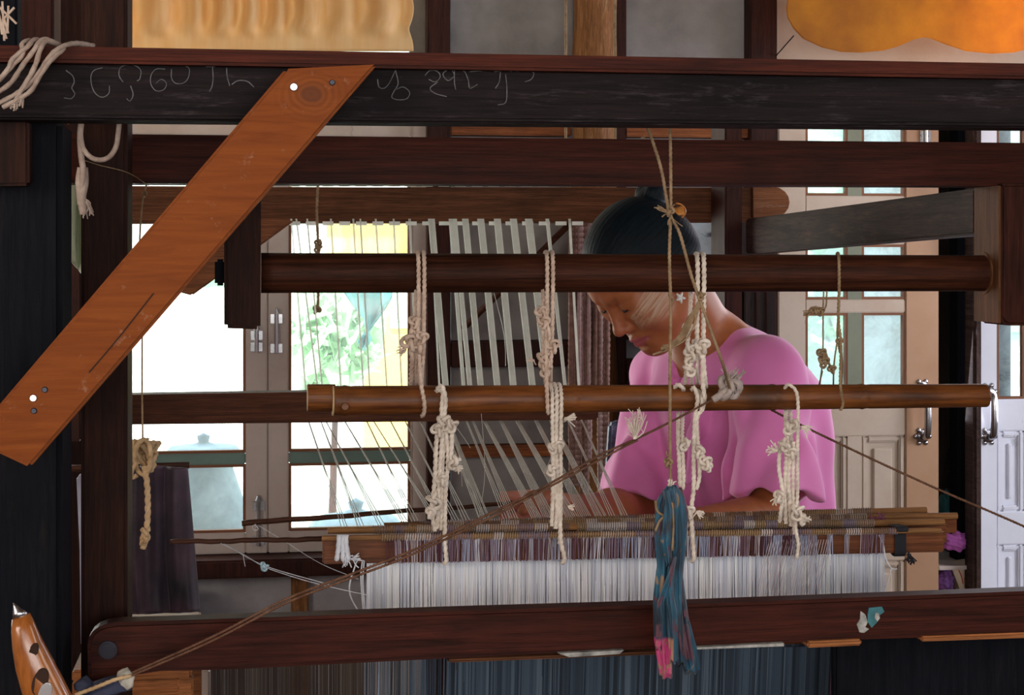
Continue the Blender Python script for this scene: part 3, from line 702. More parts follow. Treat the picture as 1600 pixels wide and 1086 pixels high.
# (x at y 345 under the back beam, x at y 610 at the side rail, x at heddles, width in px)
T_ = [(455,478,540,.5),(463,497,566,.45),(480,504,600,.4),(517,533,640,.5),(552,568,655,.5),(563,578,690,.4),(587,605,700,.5),(615,628,720,.5),(640,652,735,.7),
      (674,697,765,2.3),(704,725,800,1.2),(710,735,812,1.6),(727,752,850,2.2),(751,778,868,2.4),(777,803,905,2.4),(802,833,925,2.4),(826,857,950,2.6),(855,884,968,1.1),(640+33,640+47,760,.6),(890,905,985,.8)]
vt, vr, vh = 3.10, 2.925, 2.20
for (xt, xr_, xh, w) in T_:
    mb = MB(); cols = []
    nfil = max(3, int(w*5.5))
    for k in range(nfil):
        s = (k/(nfil-1)-.5)*2
        q = w*2.0*s
        a = P(xt+q, 342, vt); b1 = P(xr_+q*.9, 612, vr); b2 = P(xr_+2+q*.5, 652, vr)
        mid = P((xr_+xh)/2 + q*.55, 738, (vr+vh)/2); h = P(xh + s*(2+1.3*w) + lw.uniform(-1,1), 828, vh)
        rad = .0010 if w > 1 else .0006
        mb.tube([a, a.lerp(b1,.5), b1, b2], rad, n=4)
        if k % 2 == 0 or w < 1:
            mid = P((xr_+xh)/2 + q*1.1, 738, (vr+vh)/2); h = P(xh + s*(4+2.5*w) + lw.uniform(-1,1), 828, vh)
            mb.tube([b2, mid, h], .00055, n=4)
    mb.build('warp_bundle', M['warp'], wt)
# where the bundles lap over the back beam (the row of pale loops above and below it)
for i, xq in enumerate(list(range(452, 900, 26))):
    p0, p1 = P(xq, 352, 3.105), P(xq+17, 352, 3.105); q0, q1 = P(xq, 288, 3.105), P(xq+17, 288, 3.105)
    z = P(xq, 286, 3.23).z
    mb = MB()
    mb.add([p0, p1, P(xq+17,346,3.105), P(xq,346,3.105)], [(0,1,2,3)])
    o = mb.build('warp_loop', M['warp'], wt); solid(o, .003); mb = MB()
    mb.add([(q0.x,3.115,P(xq,291,3.1).z), (q1.x,3.115,P(xq,291,3.1).z), (q1.x,3.115,P(xq,284,3.1).z), (q0.x,3.115,P(xq,284,3.1).z)], [(0,1,2,3)])
    mb.add([(q0.x,3.115,P(xq,284,3.1).z), (q1.x,3.115,P(xq,284,3.1).z), (q1.x,3.22,P(xq,284,3.1).z), (q0.x,3.22,P(xq,284,3.1).z)], [(0,1,2,3)])
    o = mb.build('warp_loop', M['warp'], wt); solid(o, .003)
# a few loose fine filaments
mb = MB()
for (a, b_) in [((772,458,3.0),(790,572,3.0)),((752,645,2.8),(748,815,2.6)),((862,650,2.8),(850,740,2.6)),((700,650,2.8),(722,760,2.6)),((500,655,2.9),(560,830,2.3)),((735,700,2.8),(700,650,2.8))]:
    p, q = P(*a), P(*b_); mb.tube(catmull([p, p.lerp(q,.5)+Vector((.008,0,-.01)), q], .02), .0005, n=4)
mb.build('stray_filament', M['warp'], wt, kind='stuff')

# ================================================================== HEDDLES
hd = thing('heddles', 'row of wooden heddle shafts and cane rods with hundreds of hanging heddle threads', 'heddle', (X(1000,2.03), 2.05, Z(1000,850,2.03)))
def rod(a, b_, r, name='cane_rod', mat='rod', n=14):
    p, q = P(*a), P(*b_); m = MB().tube([p.lerp(q, i/30) for i in range(31)], r, n=n); return m.build(name, M[mat], hd, smooth=False), p, q
R = []
R.append(rod((503,841,1.995), (1470,829,1.995), .0034))
R.append(rod((512,829,2.045), (1475,816,2.045), .0042))
R.append(rod((640,823,2.10), (1495,806,2.10), .0045))
R.append(rod((600,822,2.16), (1447,797,2.16), .0045))
def board(pxL, tL, bL, pxR, tR, bR, v, t=.010):
    return MB().prism([P(pxL,bL,v), P(pxR,bR,v), P(pxR,tR,v), P(pxL,tL,v)], (0,t,0)).build('shaft_board', M['shaft'], hd, bevel=.002)
board(504,843,882, 1476,829,863, 2.003)
board(700,831,850, 1480,818,850, 2.052)
board(760,824,845, 1496,808,833, 2.107)
board(760,822,845, 1452,799,826, 2.167)
# whipping cord wound round each rod
pal = [(.30,.22,.18),(.45,.36,.30),(.20,.13,.11),(.55,.50,.50),(.33,.23,.14),(.25,.20,.25)]
def whip(p, q, f0, f1, r, pitch, seed, rr=.0009, name='whipping'):
    mb = MB(); cols = []; L = (q-p).length; rs = random.Random(seed); x = f0*L
    ax = (q-p).normalized()
    while x < f1*L:
        pts = []; run = rs.randint(3, 9); c = rs.choice(pal); n0 = len(mb.v)
        for k in range(run*8+1):
            a = 2*PI*k/8; pos = p + ax*(x + pitch*k/8)
            pts.append(pos + Vector((0, math.sin(a), math.cos(a)))*(r+rr*.6))
        mb.tube(pts, rr*rs.uniform(.85,1.25), n=4, cap=False); x += pitch*run*rs.uniform(.97,1.05)
        cols += [(*c, 1)]*(len(mb.v)-n0)
    o = mb.build(name, M['threads'], hd, col=cols, kind='stuff'); return o
whip(R[0][1], R[0][2], .09, .915, .0034, .0030, 1)
whip(R[1][1], R[1][2], .07, .36, .0042, .0029, 2); whip(R[1][1], R[1][2], .39, .87, .0042, .0029, 3, rr=.0011)
whip(R[2][1], R[2][2], .02, .80, .0045, .0030, 4, rr=.0010)
whip(R[3][1], R[3][2], .03, .86, .0045, .0032, 5, rr=.0009)
# heddle threads: one object per layer, each thread its own tint
def threads(p, q, f0, f1, n, ztop, zbot, v0, vend, r, palette, seed, jitter=.25, lean=0.0, name='heddle_threads', gaps=()):
    mb = MB(); cols = []; rs = random.Random(seed); x = f0; cur = rs.choice(palette)
    for i in range(n):
        f = f0+(f1-f0)*(i+rs.uniform(-jitter,jitter))/n
        if any(a < f < b_ for a, b_ in gaps): continue
        if rs.random() < .35: cur = rs.choice(palette)
        kk = rs.uniform(.82,1.12); c = tuple(min(1,max(0,k*kk)) for k in cur)
        a = p.lerp(q, f); zt_ = a.z + ztop; zb_q = zbot if not isinstance(zbot, tuple) else zbot[0]+(zbot[1]-zbot[0])*f; dx = rs.gauss(0,.0012)+lean
        n0 = len(mb.v)
        mb.tube([(a.x, v0, zt_), (a.x+dx*.4, (v0*2+vend)/3, zt_+(zb_q-zt_)*.33), (a.x+dx, vend+rs.uniform(-.003,.003)*(not isinstance(zbot, tuple)), zb_q)], r*rs.uniform(.75,1.2), n=3, cap=False)
        cols += [(*c,1)]*(len(mb.v)-n0)
    return mb.build(name, M['threads'], hd, col=cols, kind='stuff')
white = [(.90,.91,.97),(.85,.87,.96),(.93,.93,.97),(.78,.80,.90),(.90,.89,.94)]
mixd = [(.52,.48,.56),(.38,.31,.38),(.24,.15,.19),(.50,.42,.44),(.16,.07,.09),(.38,.40,.54),(.66,.64,.70),(.10,.04,.05),(.30,.22,.30)]
zb_ = Z(1000, 1002, 2.0)
# coloured front threads in front of the board
threads(R[0][1], R[0][2], .10, .905, 330, 0, (Z(503,882,2.0),Z(1470,863,2.0)), 1.9925, 1.996, .00062, mixd, 11, gaps=((.815,.835),(.845,.862),(.79,.805)))
threads(R[0][1], R[0][2], .17, .79, 230, -.001, (Z(503,882,2.0),Z(1470,863,2.0)), 1.9935, 1.998, .0006, mixd, 12)
# white layers behind the board
lv = [(2.016,560,.0010),(2.024,540,.0010),(2.035,480,.0010),(2.060,420,.0010),(2.085,300,.0009)]
for i, (v, n_, r) in enumerate(lv):
    pa, pb = Vector((X(574,v), v, Z(574,868,v))), Vector((X(1382,v), v, Z(1382,850,v)))
    threads(pa, pb, 0, 1, n_, .0, zb_, v, v, r, white, 20+i, jitter=.4)
# a few strands leaning to the right and the loose end pieces
pa, pb = Vector((X(1200,2.0), 1.999, Z(1200,842,2.0))), Vector((X(1300,2.0), 1.999, Z(1300,842,2.0)))
threads(pa, pb, 0, 1, 26, 0, Z(1200,980,2.0), 1.994, 1.999, .0005, [(.48,.36,.40),(.6,.52,.54)], 40, lean=-.022)
# bottom bar of the heddles, hidden behind the lower beam, and the dim warp below
MB().box(X(560,2.03), X(1400,2.03), 2.00, 2.10, zb_-.012, zb_).build('lower_bar', M['shaft'], hd, bevel=.002)
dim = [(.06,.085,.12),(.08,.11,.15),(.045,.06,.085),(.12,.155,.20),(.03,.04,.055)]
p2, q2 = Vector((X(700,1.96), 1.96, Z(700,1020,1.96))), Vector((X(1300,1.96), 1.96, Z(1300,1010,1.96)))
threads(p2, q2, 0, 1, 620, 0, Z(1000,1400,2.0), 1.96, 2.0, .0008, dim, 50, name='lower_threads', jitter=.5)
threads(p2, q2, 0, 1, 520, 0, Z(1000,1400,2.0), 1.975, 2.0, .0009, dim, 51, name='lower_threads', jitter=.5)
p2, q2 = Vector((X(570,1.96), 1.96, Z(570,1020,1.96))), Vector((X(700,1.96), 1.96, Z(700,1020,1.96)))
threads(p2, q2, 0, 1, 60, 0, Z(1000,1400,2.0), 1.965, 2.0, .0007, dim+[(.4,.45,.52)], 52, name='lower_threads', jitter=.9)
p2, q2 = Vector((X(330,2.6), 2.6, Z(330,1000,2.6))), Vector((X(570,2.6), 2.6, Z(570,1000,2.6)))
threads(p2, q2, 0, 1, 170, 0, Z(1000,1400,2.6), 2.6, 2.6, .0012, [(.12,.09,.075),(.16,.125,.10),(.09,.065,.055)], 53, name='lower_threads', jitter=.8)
# ties: white tape at left, black tape at right, loose threads
mb = MB()
for k, (px) in enumerate((530, 536, 541)):
    rope(mb, [P(px,836,1.985), P(px-.5,848,1.983), P(px+ (k-1)*2,864,1.985), P(px+(k-1)*4,876,1.986)], .0028, False)
tuft(mb, P(538,870,1.985), (.5,0,-1), .014, 14, .0009, .6, 4); tuft(mb, P(552,873,1.985), (1,0,-.3), .012, 10, .0009, .5, 5)
mb.build('white_tie', M['white_thread'], hd, smooth=True)
tb = MB(); a = P(1405,833,1.99); 
for k in range(9):
    x = X(1403+k*1.9,1.99); zt_, zb2 = Z(1410,829,1.99), Z(1410,867,1.99)
    tb.tube(catmull([(x,2.02,zt_+.002),(x,1.995,zt_+.004),(x,1.990,zt_),(x,1.998,zt_-.006),(x+.0005,1.9985,zb2),(x,2.006,zb2-.003),(x,2.016,zb2)], .003), .0011, n=6)
tuft(tb, P(1420,868,1.998), (.2,0,-1), .014, 12, .0012, .5, 9)
M['black_thread'] = plain('black_thread', (.012,.012,.018), .8)
tb.build('black_tie', M['black_thread'], hd)
lt = MB()
for pts in ([(1373,836),(1380,850),(1384,872),(1393,888),(1402,889)], [(1393,888),(1388,905),(1383,918)], [(559,873),(553,890),(546,915),(549,935),(563,960)], [(566,876),(564,905),(568,960)], [(569,876),(567,910),(571,962)], [(1300,834),(1297,850),(1297,884)]):
    lt.tube(catmull([P(x,y,1.996) for x,y in pts], .004), .0009, n=5)
lt.build('loose_thread', M['white_thread'], hd)
pk = MB()
for k, (px, py) in enumerate(((1383,828),(1362,812),(1372,822),(1380,816),(1366,826),(1376,808))): knot(pk, P(px,py,2.06), .006, .0011, k)
M['maroon_thread'] = plain('maroon_thread', (.16,.04,.08), .8); pk.build('maroon_snarl', M['maroon_thread'], hd)

# ================================================================== SUSPENSION CORDS
VF = 1.975; VB = 2.045; VR = 1.986      # in front of the pole / behind the bamboo / in front of the rods
def cordset(label, strands, knots=(), tufts=(), mat='cord', group=None, r=.0032, cat='cord', name='suspension_cord', matn=None):
    pts0 = strands[0][0]
    root = thing(name, label, cat, tuple(P(*pts0[0])), group or 'cords suspending the bamboo pole and the heddles')
    for s in strands:
        pts, rr_ = s[0], (s[1] if len(s) > 1 else r)*.70
        mb = MB(); rope(mb, [P(*p) for p in pts], rr_); mb.build('strand', M[mat], root, smooth=True)
    for i, k in enumerate(knots):
        mb = MB(); knot(mb, P(k[0],k[1],k[2]), k[3]*.82, (k[4] if len(k) > 4 else r*.9)*.72, i+len(label)); mb.build('knot', M[mat], root, smooth=True)
    for i, k in enumerate(tufts):
        mb = MB(); tuft(mb, P(*k[0]), k[1], k[2], k[3], .0009, .45, i+len(label)); mb.build('frayed_end', M[mat], root)
    return root
over = lambda x, y0, y1, ytop=395: [(x-3, ytop+8, 2.03), (x-2, ytop, 2.01), (x, ytop, 1.99), (x+1, ytop+14, VF), (x+1, y0, VF), (x, y1, VF+.004)]
cordset('knotted white cord loop over the round pole near its left end', [
    (over(653,458,525) + [(655,560,VF+.006),(658,600,VF+.006),(663,630,VF+.004),(662,646,VF+.012),(659,650,1.995)],),
    (over(662,458,520) + [(662,545,VF+.008),(659,585,1.99),(658,613,2.035)],),
    ([(649,450,2.0),(649,480,1.985),(648,505,1.985),(650,530,1.98),(656,560,1.985),(657,612,2.035)], .0022),
    ([(655,450,2.0),(654,500,1.99),(652,535,1.985),(650,570,1.99),(651,613,2.035)], .0030),
    ([(646,512,1.985),(641,530,1.985),(644,560,1.985),(642,612,2.035)], .0044),
  ], [(648,503,1.98,.0085),(640,535,1.98,.012,.0035),(652,538,1.978,.011,.0032),(660,527,1.972,.008)], [((634,545,1.98),(-1,0,-.3),.012,12)], 'cord_pink')
cordset('knotted white cord loop over the round pole, left of the weaver', [
    (over(854,458,520) + [(853,560,VF),(854,600,VF+.004),(856,640,VF+.01),(857,646,1.99)],),
    (over(863,458,515) + [(862,545,VF+.004),(860,575,1.985),(860,602,2.035)],),
    ([(848,450,2.0),(849,478,1.985),(846,500,1.985),(850,530,1.985),(849,565,1.985),(853,606,2.035)], .0030),
    ([(852,500,1.98),(858,520,1.975),(856,560,1.985),(858,600,2.035)], .0028),
  ], [(847,488,1.98,.0095),(849,503,1.978,.009),(864,540,1.975,.0095),(850,562,1.978,.011),(853,578,1.98,.009)], [((833,563,1.978),(-1,0,.2),.008,6)], 'cord_pink')
cordset('thick doubled white cord over the round pole in front of the weaver', [
    (over(1089,458,520,398) + [(1090,545,VF),(1097,560,VF),(1098,600,VF+.004),(1101,625,VF+.008),(1096,643,1.985)], .0036),
    (over(1099,458,530,398) + [(1100,545,VF),(1099,560,VF+.002),(1102,600,1.985),(1103,606,2.035)], .0036),
    ([(1079,452,2.02),(1079,480,2.0),(1076,520,1.99),(1073,560,1.99),(1071,604,2.035)], .0034),
    ([(1084,530,1.985),(1082,560,1.985),(1080,605,2.035)], .0030),
    ([(1090,545,1.982),(1089,580,1.984),(1091,606,2.035)], .0030),
  ], [(1078,545,1.98,.0095),(1080,560,1.978,.0105),(1077,577,1.98,.0095),(1098,540,1.972,.010,.0036),(1075,512,1.985,.008)])
cordset('thin cord hanging from the round pole at right, in front of the glazed door', [
    (over(1310,458,500,397) + [(1314,540,VF),(1313,600,VF+.002),(1317,630,VF+.006),(1313,641,1.985)], .0024),
    ([(1312,440,1.974),(1311,480,1.976),(1308,520,1.98),(1312,552,1.978)], .0015),
    ([(1311,500,1.978),(1308,533,1.98),(1303,570,1.985),(1302,604,2.035)], .0014),
    ([(1314,533,1.978),(1316,570,1.985),(1315,604,2.035)], .0014)], [(1312,534,1.975,.0052,.002)], mat='twine')
cordset('thin dark string with tied knots beside the cord on the right', [
    ([(1287,455,2.0),(1286,490,1.99),(1286,540,1.985),(1284,575,1.985),(1281,600,2.035)], .0013),
    ([(1292,455,2.0),(1291,476,1.99),(1288,484,1.985)], .0014), ([(1288,545,1.98),(1297,572,1.985),(1305,578,1.985)], .0022),
    ([(1285,580,1.985),(1279,604,2.035)], .0012)],
    [(1282,486,1.98,.006,.002),(1272,485,1.98,.006,.002),(1284,552,1.98,.007,.0022),(1287,565,1.98,.008,.0025),(1300,577,1.98,.006,.002)], [((1266,486,1.98),(-1,0,-.5),.010,10)], 'twine')
bover = lambda x, y0, ytop=602: [(x-3, ytop+8, 2.03), (x-2, ytop-1, 2.015), (x+1, ytop+1, 2.0), (x+3, ytop+16, 1.985), (x+3, y0, 1.982)]
cordset('bunched white cord from the bamboo to the heddles at the left end', [
    ([(681,613,2.0),(685,606,1.99),(691,604,1.985),(696,625,1.982),(694,650,1.982),(690,700,1.984),(686,760,1.986),(683,826,1.99)], .0036),
    ([(686,610,1.99),(692,612,1.985),(690,645,1.982),(697,680,1.982),(700,720,1.984),(696,770,1.986),(695,840,1.99),(697,876,1.984),(693,880,1.99)], .0034),
    ([(688,650,1.984),(682,690,1.985),(680,740,1.986),(676,800,1.99),(680,830,1.99)], .0036),
    ([(700,650,1.98),(706,680,1.98),(705,715,1.982),(712,735,1.984)], .0036),
    ([(697,650,1.984),(692,720,1.986),(690,790,1.988),(689,828,1.99)], .0030),
  ], [(684,672,1.978,.009),(694,660,1.978,.010,.0034),(706,665,1.978,.009),(710,722,1.98,.0095,.0034),(678,782,1.982,.011,.0034),(690,750,1.982,.008),(673,800,1.983,.008)], [((714,730,1.98),(1,0,-.4),.008,10)])
cordset('bunched white cord from the bamboo to the heddles beside the hand', [
    (bover(860,640) + [(864,700,1.985),(864,760,1.987),(862,822,1.99)], .0032),
    (bover(867,640) + [(869,700,1.985),(872,760,1.987),(875,820,1.988),(877,850,1.985),(882,872,1.983),(878,880,1.99)], .0034),
    (bover(874,640) + [(876,700,1.985),(876,740,1.987),(876,800,1.988),(874,850,1.99)], .0032),
    ([(867,650,1.985),(865,730,1.987),(870,790,1.989),(868,826,1.99)], .0034),
  ], [(872,697,1.98,.008),(864,700,1.982,.007),(862,735,1.982,.007)], [((884,655,1.98),(1,0,.2),.014,16),((889,793,1.982),(1,0,0),.007,8)])
cordset('knotted white cord from the bamboo down beside the teal rag', [
    ([(1054,605,2.0),(1060,601,1.99),(1067,607,1.988),(1068,612,2.02)], .0034),
    ([(1080,610,2.0),(1085,606,1.987),(1090,625,1.983),(1086,650,1.984),(1084,700,1.986),(1084,760,1.988),(1080,800,1.988),(1083,850,1.986),(1084,872,1.984),(1080,877,1.99)], .0034),
    ([(1092,610,2.0),(1097,625,1.983),(1096,640,1.983),(1089,655,1.984),(1090,690,1.986),(1093,740,1.986),(1088,765,1.988)], .0032),
    ([(1060,645,2.03),(1060,690,1.99),(1062,740,1.99),(1063,760,1.99)], .0034), ([(1067,645,2.03),(1066,690,1.99),(1068,740,1.99),(1067,765,1.99)], .0030),
    ([(1090,700,1.984),(1098,712,1.982),(1107,728,1.982)], .0032),
  ], [(1071,694,1.982,.009),(1092,705,1.98,.0095),(1102,722,1.978,.0095),(1075,800,1.982,.010),(1106,730,1.98,.006)], [((1088,800,1.982),(1,0,-.1),.011,14)])
cordset('knotted white cord from the bamboo to the right half of the heddles', [
    ([(1226,606,2.0),(1232,601,1.988),(1244,612,1.984),(1247,640,1.982),(1246,700,1.984),(1246,770,1.986),(1243,820,1.984),(1247,850,1.983),(1245,872,1.986)], .0028),
    ([(1228,640,2.02),(1228,665,1.99),(1230,700,1.988),(1226,760,1.99),(1228,818,1.995)], .0034), ([(1235,640,2.02),(1236,700,1.99),(1232,740,1.988),(1234,790,1.99),(1236,822,1.995)], .0034),
    ([(1220,690,1.985),(1217,730,1.986),(1223,770,1.988),(1220,800,1.99),(1218,815,2.0)], .0032), ([(1240,690,1.986),(1239,760,1.988),(1241,835,1.99)], .0030),
  ], [(1233,668,1.98,.009),(1241,665,1.978,.009),(1225,695,1.98,.009),(1236,708,1.98,.0085),(1218,775,1.983,.0085),(1246,800,1.978,.011),(1254,811,1.98,.008)], [((1214,704,1.98),(-1,0,.1),.014,18),((1252,668,1.978),(1,0,-.3),.014,14),((1214,780,1.984),(-.6,0,-1),.010,8),((1260,812,1.98),(1,0,0),.006,8)])

# ================================================================== TWINES
def twine(label, pts, r, mat='twine', knots=(), tufts=(), name='twine'):
    root = thing(name, label, 'string', tuple(P(*pts[0])))
    mb = MB(); rope(mb, [P(*p) for p in pts], r, False); mb.build('strand', M[mat], root, smooth=True)
    for i, k in enumerate(knots):
        mb = MB(); knot(mb, P(k[0],k[1],k[2]), k[3], r*.9, i); mb.build('knot', M[mat], root, smooth=True)
    for i, k in enumerate(tufts):
        mb = MB(); tuft(mb, P(*k[0]), k[1], k[2], k[3], k[4] if len(k) > 4 else .0007, k[5] if len(k) > 5 else .4, i+3); mb.build('frayed_end', M[mat], root)
    return root
twine('straight jute twine from the top beam down to the teal rag', [(1047,190,1.735),(1048,260,1.735),(1048,330,1.735),(1046,400,1.735),(1048,480,1.735),(1047,560,1.735),(1047,640,1.735),(1047,700,1.735),(1048,762,1.735)], .0016,
      'twine', [(1044,722,1.733,.005)], [((1046,458,1.733),(.4,0,-1),.014,3,.0006,.15),((1046,716,1.733),(-.1,0,1),.008,5)])
twine('slanting jute twine running down to the frayed knot on the bamboo', [(1009,192,1.735),(1020,222,1.735),(1034,268,1.735),(1046,332,1.733),(1062,365,1.735),(1080,430,1.735),(1094,470,1.735),(1112,520,1.735),(1128,565,1.74),(1140,606,1.80)], .0016,
      'twine', [(1047,330,1.73,.005),(1096,462,1.732,.004)], [((1046,334,1.73),(-1,0,.7),.016,9,.0008,.2),((1046,334,1.73),(.5,0,.9),.012,6),((1050,340,1.73),(.4,0,-1),.014,4),((1008,216,1.735),(-1,0,1),.006,3)])
# a hank of unravelled cord pulled to the left of the thick cord
hk = thing('unravelled_cord', 'unravelled pale cord pulled across in front of the weaver neck', 'cord', tuple(P(1096,470,1.96)))
mb = MB(); rs = random.Random(5)
for k in range(16):
    o = rs.gauss(0,3)
    mb.tube(catmull([P(1096+rs.gauss(0,2),466+rs.gauss(0,3),1.96), P(1082+o,495+o*.3,1.958), P(1068+o*1.2,524+o*.4,1.958), P(1052+o*.8,538+o*.3,1.96), P(1040-rs.random()*8,545+rs.gauss(0,2),1.962)], .006), .0011, n=5)
mb.build('strands', M['twine'], hk)
mb = MB(); mb.tube(catmull([P(1060,531,1.958),P(1050,541,1.96),P(1038,548,1.965),P(1020,554,1.97)], .004), [.0014]*len(catmull([P(1060,531,1.958),P(1050,541,1.96),P(1038,548,1.965),P(1020,554,1.97)], .004)), n=6); mb.build('tail', M['twine'], hk)
# the frayed knot on the bamboo
fk = thing('frayed_knot', 'grey frayed rag knot tied on the bamboo right of the twine', 'knot', tuple(P(1135,610,1.97)))
mb = MB(); knot(mb, P(1138,605,1.972), .013, .0042, 2); knot(mb, P(1146,606,1.97), .010, .0036, 5)
mb.tube(catmull([P(1136,608,1.97),P(1126,617,1.968),P(1114,625,1.97)], .003), [.006,.0065,.007,.006,.005,.0045,.004][:len(catmull([P(1136,608,1.97),P(1126,617,1.968),P(1114,625,1.97)], .003))] if False else .0048, n=8)
M['grey_rag'] = rope_mat('grey_rag', (.22,.17,.15), (.48,.40,.37))
mb.build('rag', M['grey_rag'], fk, smooth=True)
mb = MB(); tuft(mb, P(1142,600,1.968), (.4,0,1), .022, 26, .0008, .5, 7); mb.build('fray', M['grey_rag'], fk)
# long diagonal cord from the lower left up to the bamboo
vv = lambda px: 1.742 + .23*max(0,min(1,(px-700)/420))
pl = [(205,1052),(330,996),(450,935),(560,893),(640,862),(700,835),(740,815),(800,786),(830,772)]
twine('long plaited brown cord rising from the lower left beam to the bamboo', [(x,y,vv(x)) for x,y in pl] + [(880,744,vv(880)),(940,710,vv(940)),(1000,683,vv(1000)),(1060,653,vv(1060)),(1118,622,vv(1118))], .0013, 'twine_dark',
      [], [((838,768,vv(838)-.004),(-1,0,-.5),.016,8,.0012,.08),((634,868,vv(634)-.003),(-.3,0,-1),.003,5)], name='diagonal_cord')
twine('second strand of the plaited cord, lying along the first', [(205,1056,1.738),(330,1002,1.738),(450,941,1.738),(560,899,1.738),(640,868,1.738),(760,812,vv(760)-.004),(860,760,vv(860)-.004),(960,706,vv(960)-.004),(996,688,vv(996)-.004)], .0012, 'twine_dark', name='diagonal_cord')
ft = thing('frayed_tuft', 'pale frayed tuft standing up on the long plaited cord over the pink top', 'cord', tuple(P(992,684,vv(990)-.006)))
mb = MB(); tuft(mb, P(992,684,vv(990)-.006), (0,0,1), .034, 34, .0005, .26, 8); mb.tube([P(992,686,vv(990)-.006), P(991,670,vv(990)-.006)], .0022, n=6); mb.build('yarn_ends', M['cord'], ft)
twine('thin dark cord running from behind the bamboo down to the right edge', [(1150,600,2.08),(1205,640,2.07),(1330,702,2.05),(1460,762,2.03),(1560,805,2.0),(1680,858,1.98)], .0014, 'twine_dark', name='diagonal_cord')
# dark rag knot at the lower left where the long cord is tied
rg = thing('dark_rag', 'blue-black and white rag knotted under the left end of the bottom beam', 'rag', tuple(P(180,1065,1.74)))
M['rag_dark'] = plain('dark_blue_rag', (.03,.035,.07), .8, var=.6, scale=30); M['rag_pale'] = plain('pale_rag', (.45,.42,.36), .8, var=.5, scale=40)
def blob(pts, rads, name, mat, root, seed=0, n=18, flat=.55, amp=.18):
    path = catmull([P(*p) for p in pts], .004); rr_ = random.Random(seed); m = len(path)
    rr2_ = np.interp(np.linspace(0,1,m), np.linspace(0,1,len(rads)), rads)
    return MB().tube(path, list(rr2_), n=n, lobes=4, amp=amp, twist=14, flat=flat).build(name, M[mat], root, smooth=True)
blob([(205,1050,1.742),(196,1060,1.742),(192,1078,1.745)], [.006,.012,.004], 'rag_tail', 'rag_pale', rg)
blob([(206,1072,1.745),(180,1070,1.742),(150,1078,1.742),(125,1086,1.745)], [.004,.010,.009,.005], 'rag_body', 'rag_dark', rg)
blob([(118,1071,1.75),(130,1069,1.745),(145,1074,1.745)], [.004,.009,.004], 'rag_fold', 'rag_dark', rg)
mb = MB(); rope(mb, [P(205,1056,1.738), P(180,1062,1.732), P(150,1074,1.732), P(118,1086,1.735)], .002, False); mb.build('cord_end', M['tan_rope'], rg, smooth=True)

# string and coil at left
tw = twine('thin string hanging in front of the left casement, tied to a rope coil', [(232,278,2.25),(226,300,2.2),(221,330,2.2),(218,400,2.2),(222,500,2.2),(222,600,2.2),(223,690,2.2)], .0011, 'twine', [(226,303,2.2,.004)], [((220,285,2.2),(-.2,0,1),.02,5,.0007,.15)])
twine('short dark string with beads hanging from the back beam', [(497,290,3.05),(495,330,3.05),(497,380,3.05),(497,420,3.05),(497,470,3.05),(494,487,3.05)], .0024, 'twine', [(497,380,3.045,.008),(497,388,3.045,.007),(495,484,3.045,.007)])
co = thing('rope_coil', 'tan rope coiled and knotted, its tail hanging before the purple cloth', 'rope', tuple(P(222,705,2.18)))
mb = MB()
for k in range(6):
    a0 = k*1.1; c_ = P(223,712,2.17+.006*k)
    pts = [c_ + Vector((math.cos(a+k)*(.010+.0022*k), math.sin(a*2+k)*.006, math.sin(a)*(.022-.003*k)+.002*k-.002)) for a in np.linspace(a0, a0+2*PI, 14)]
    rope(mb, pts, .0030, False)
mb.build('coil', M['tan_rope'], co, smooth=True)
mb = MB(); rope(mb, [P(224,690,2.18),P(214,694,2.17),P(208,704,2.17),P(206,716,2.17)], .003, False); tuft(mb, P(226,690,2.18), (1,0,.3), .008, 10, .001, .4); mb.build('hitch', M['tan_rope'], co, smooth=True)
mb = MB(); rope(mb, [P(214,722,2.17),P(206,736,2.17),P(206,748,2.17),P(214,742,2.17)], .0028, False); mb.build('lower_loop', M['tan_rope'], co, smooth=True)
mb = MB(); rope(mb, [P(226,728,2.165),P(230,760,2.165),P(231,800,2.165),P(229,828,2.165),P(226,842,2.165),P(224,858,2.165)], .0034); knot(mb, P(227,834,2.162), .0075, .0028, 3); knot(mb, P(226,843,2.163), .006, .0026, 6); mb.build('tail', M['tan_rope'], co, smooth=True)
# white ropes over the top beam at the far left, and the loop below it
rp = thing('white_rope_bundle', 'bundle of white ropes slung over the left end of the top beam', 'rope', tuple(P(60,70,1.63)))
for pts in ([(145,72,1.70),(118,68,1.66),(95,74,1.635),(78,88,1.63),(62,112,1.63),(45,132,1.63),(20,150,1.63),(-20,170,1.63)],
            [(92,70,1.66),(72,64,1.64),(62,80,1.63),(56,100,1.628),(44,124,1.628),(30,146,1.628),(26,158,1.628)],
            [(86,68,1.66),(66,62,1.64),(52,80,1.63),(34,104,1.628),(18,128,1.628),(0,142,1.628),(-30,160,1.63)],
            [(70,70,1.66),(54,62,1.64),(42,74,1.63),(20,92,1.628),(10,112,1.628),(-20,140,1.63)],
            [(60,72,1.66),(44,64,1.645),(34,70,1.635),(36,84,1.63),(18,104,1.63),(-10,134,1.63)],
            [(100,76,1.64),(78,96,1.626),(60,122,1.626),(50,140,1.626),(34,152,1.626),(4,168,1.626)]):
    mb = MB(); path = catmull([P(*p) for p in pts], .004)
    mb.tube(path, .0030, n=10, lobes=2, amp=.1, twist=500, flat=.8).build('strand', M['cord_grey'], rp, smooth=True)
mb = MB(); tuft(mb, P(34,150,1.626), (-.6,0,-1), .013, 14, .0009, .35); tuft(mb, P(26,158,1.627), (-.3,0,-1), .01, 8, .0009, .35); mb.build('frayed_end', M['cord_grey'], rp)
lp = thing('rope_loop', 'slack white rope loop hanging under the top beam at left', 'rope', tuple(P(155,190,1.72)))
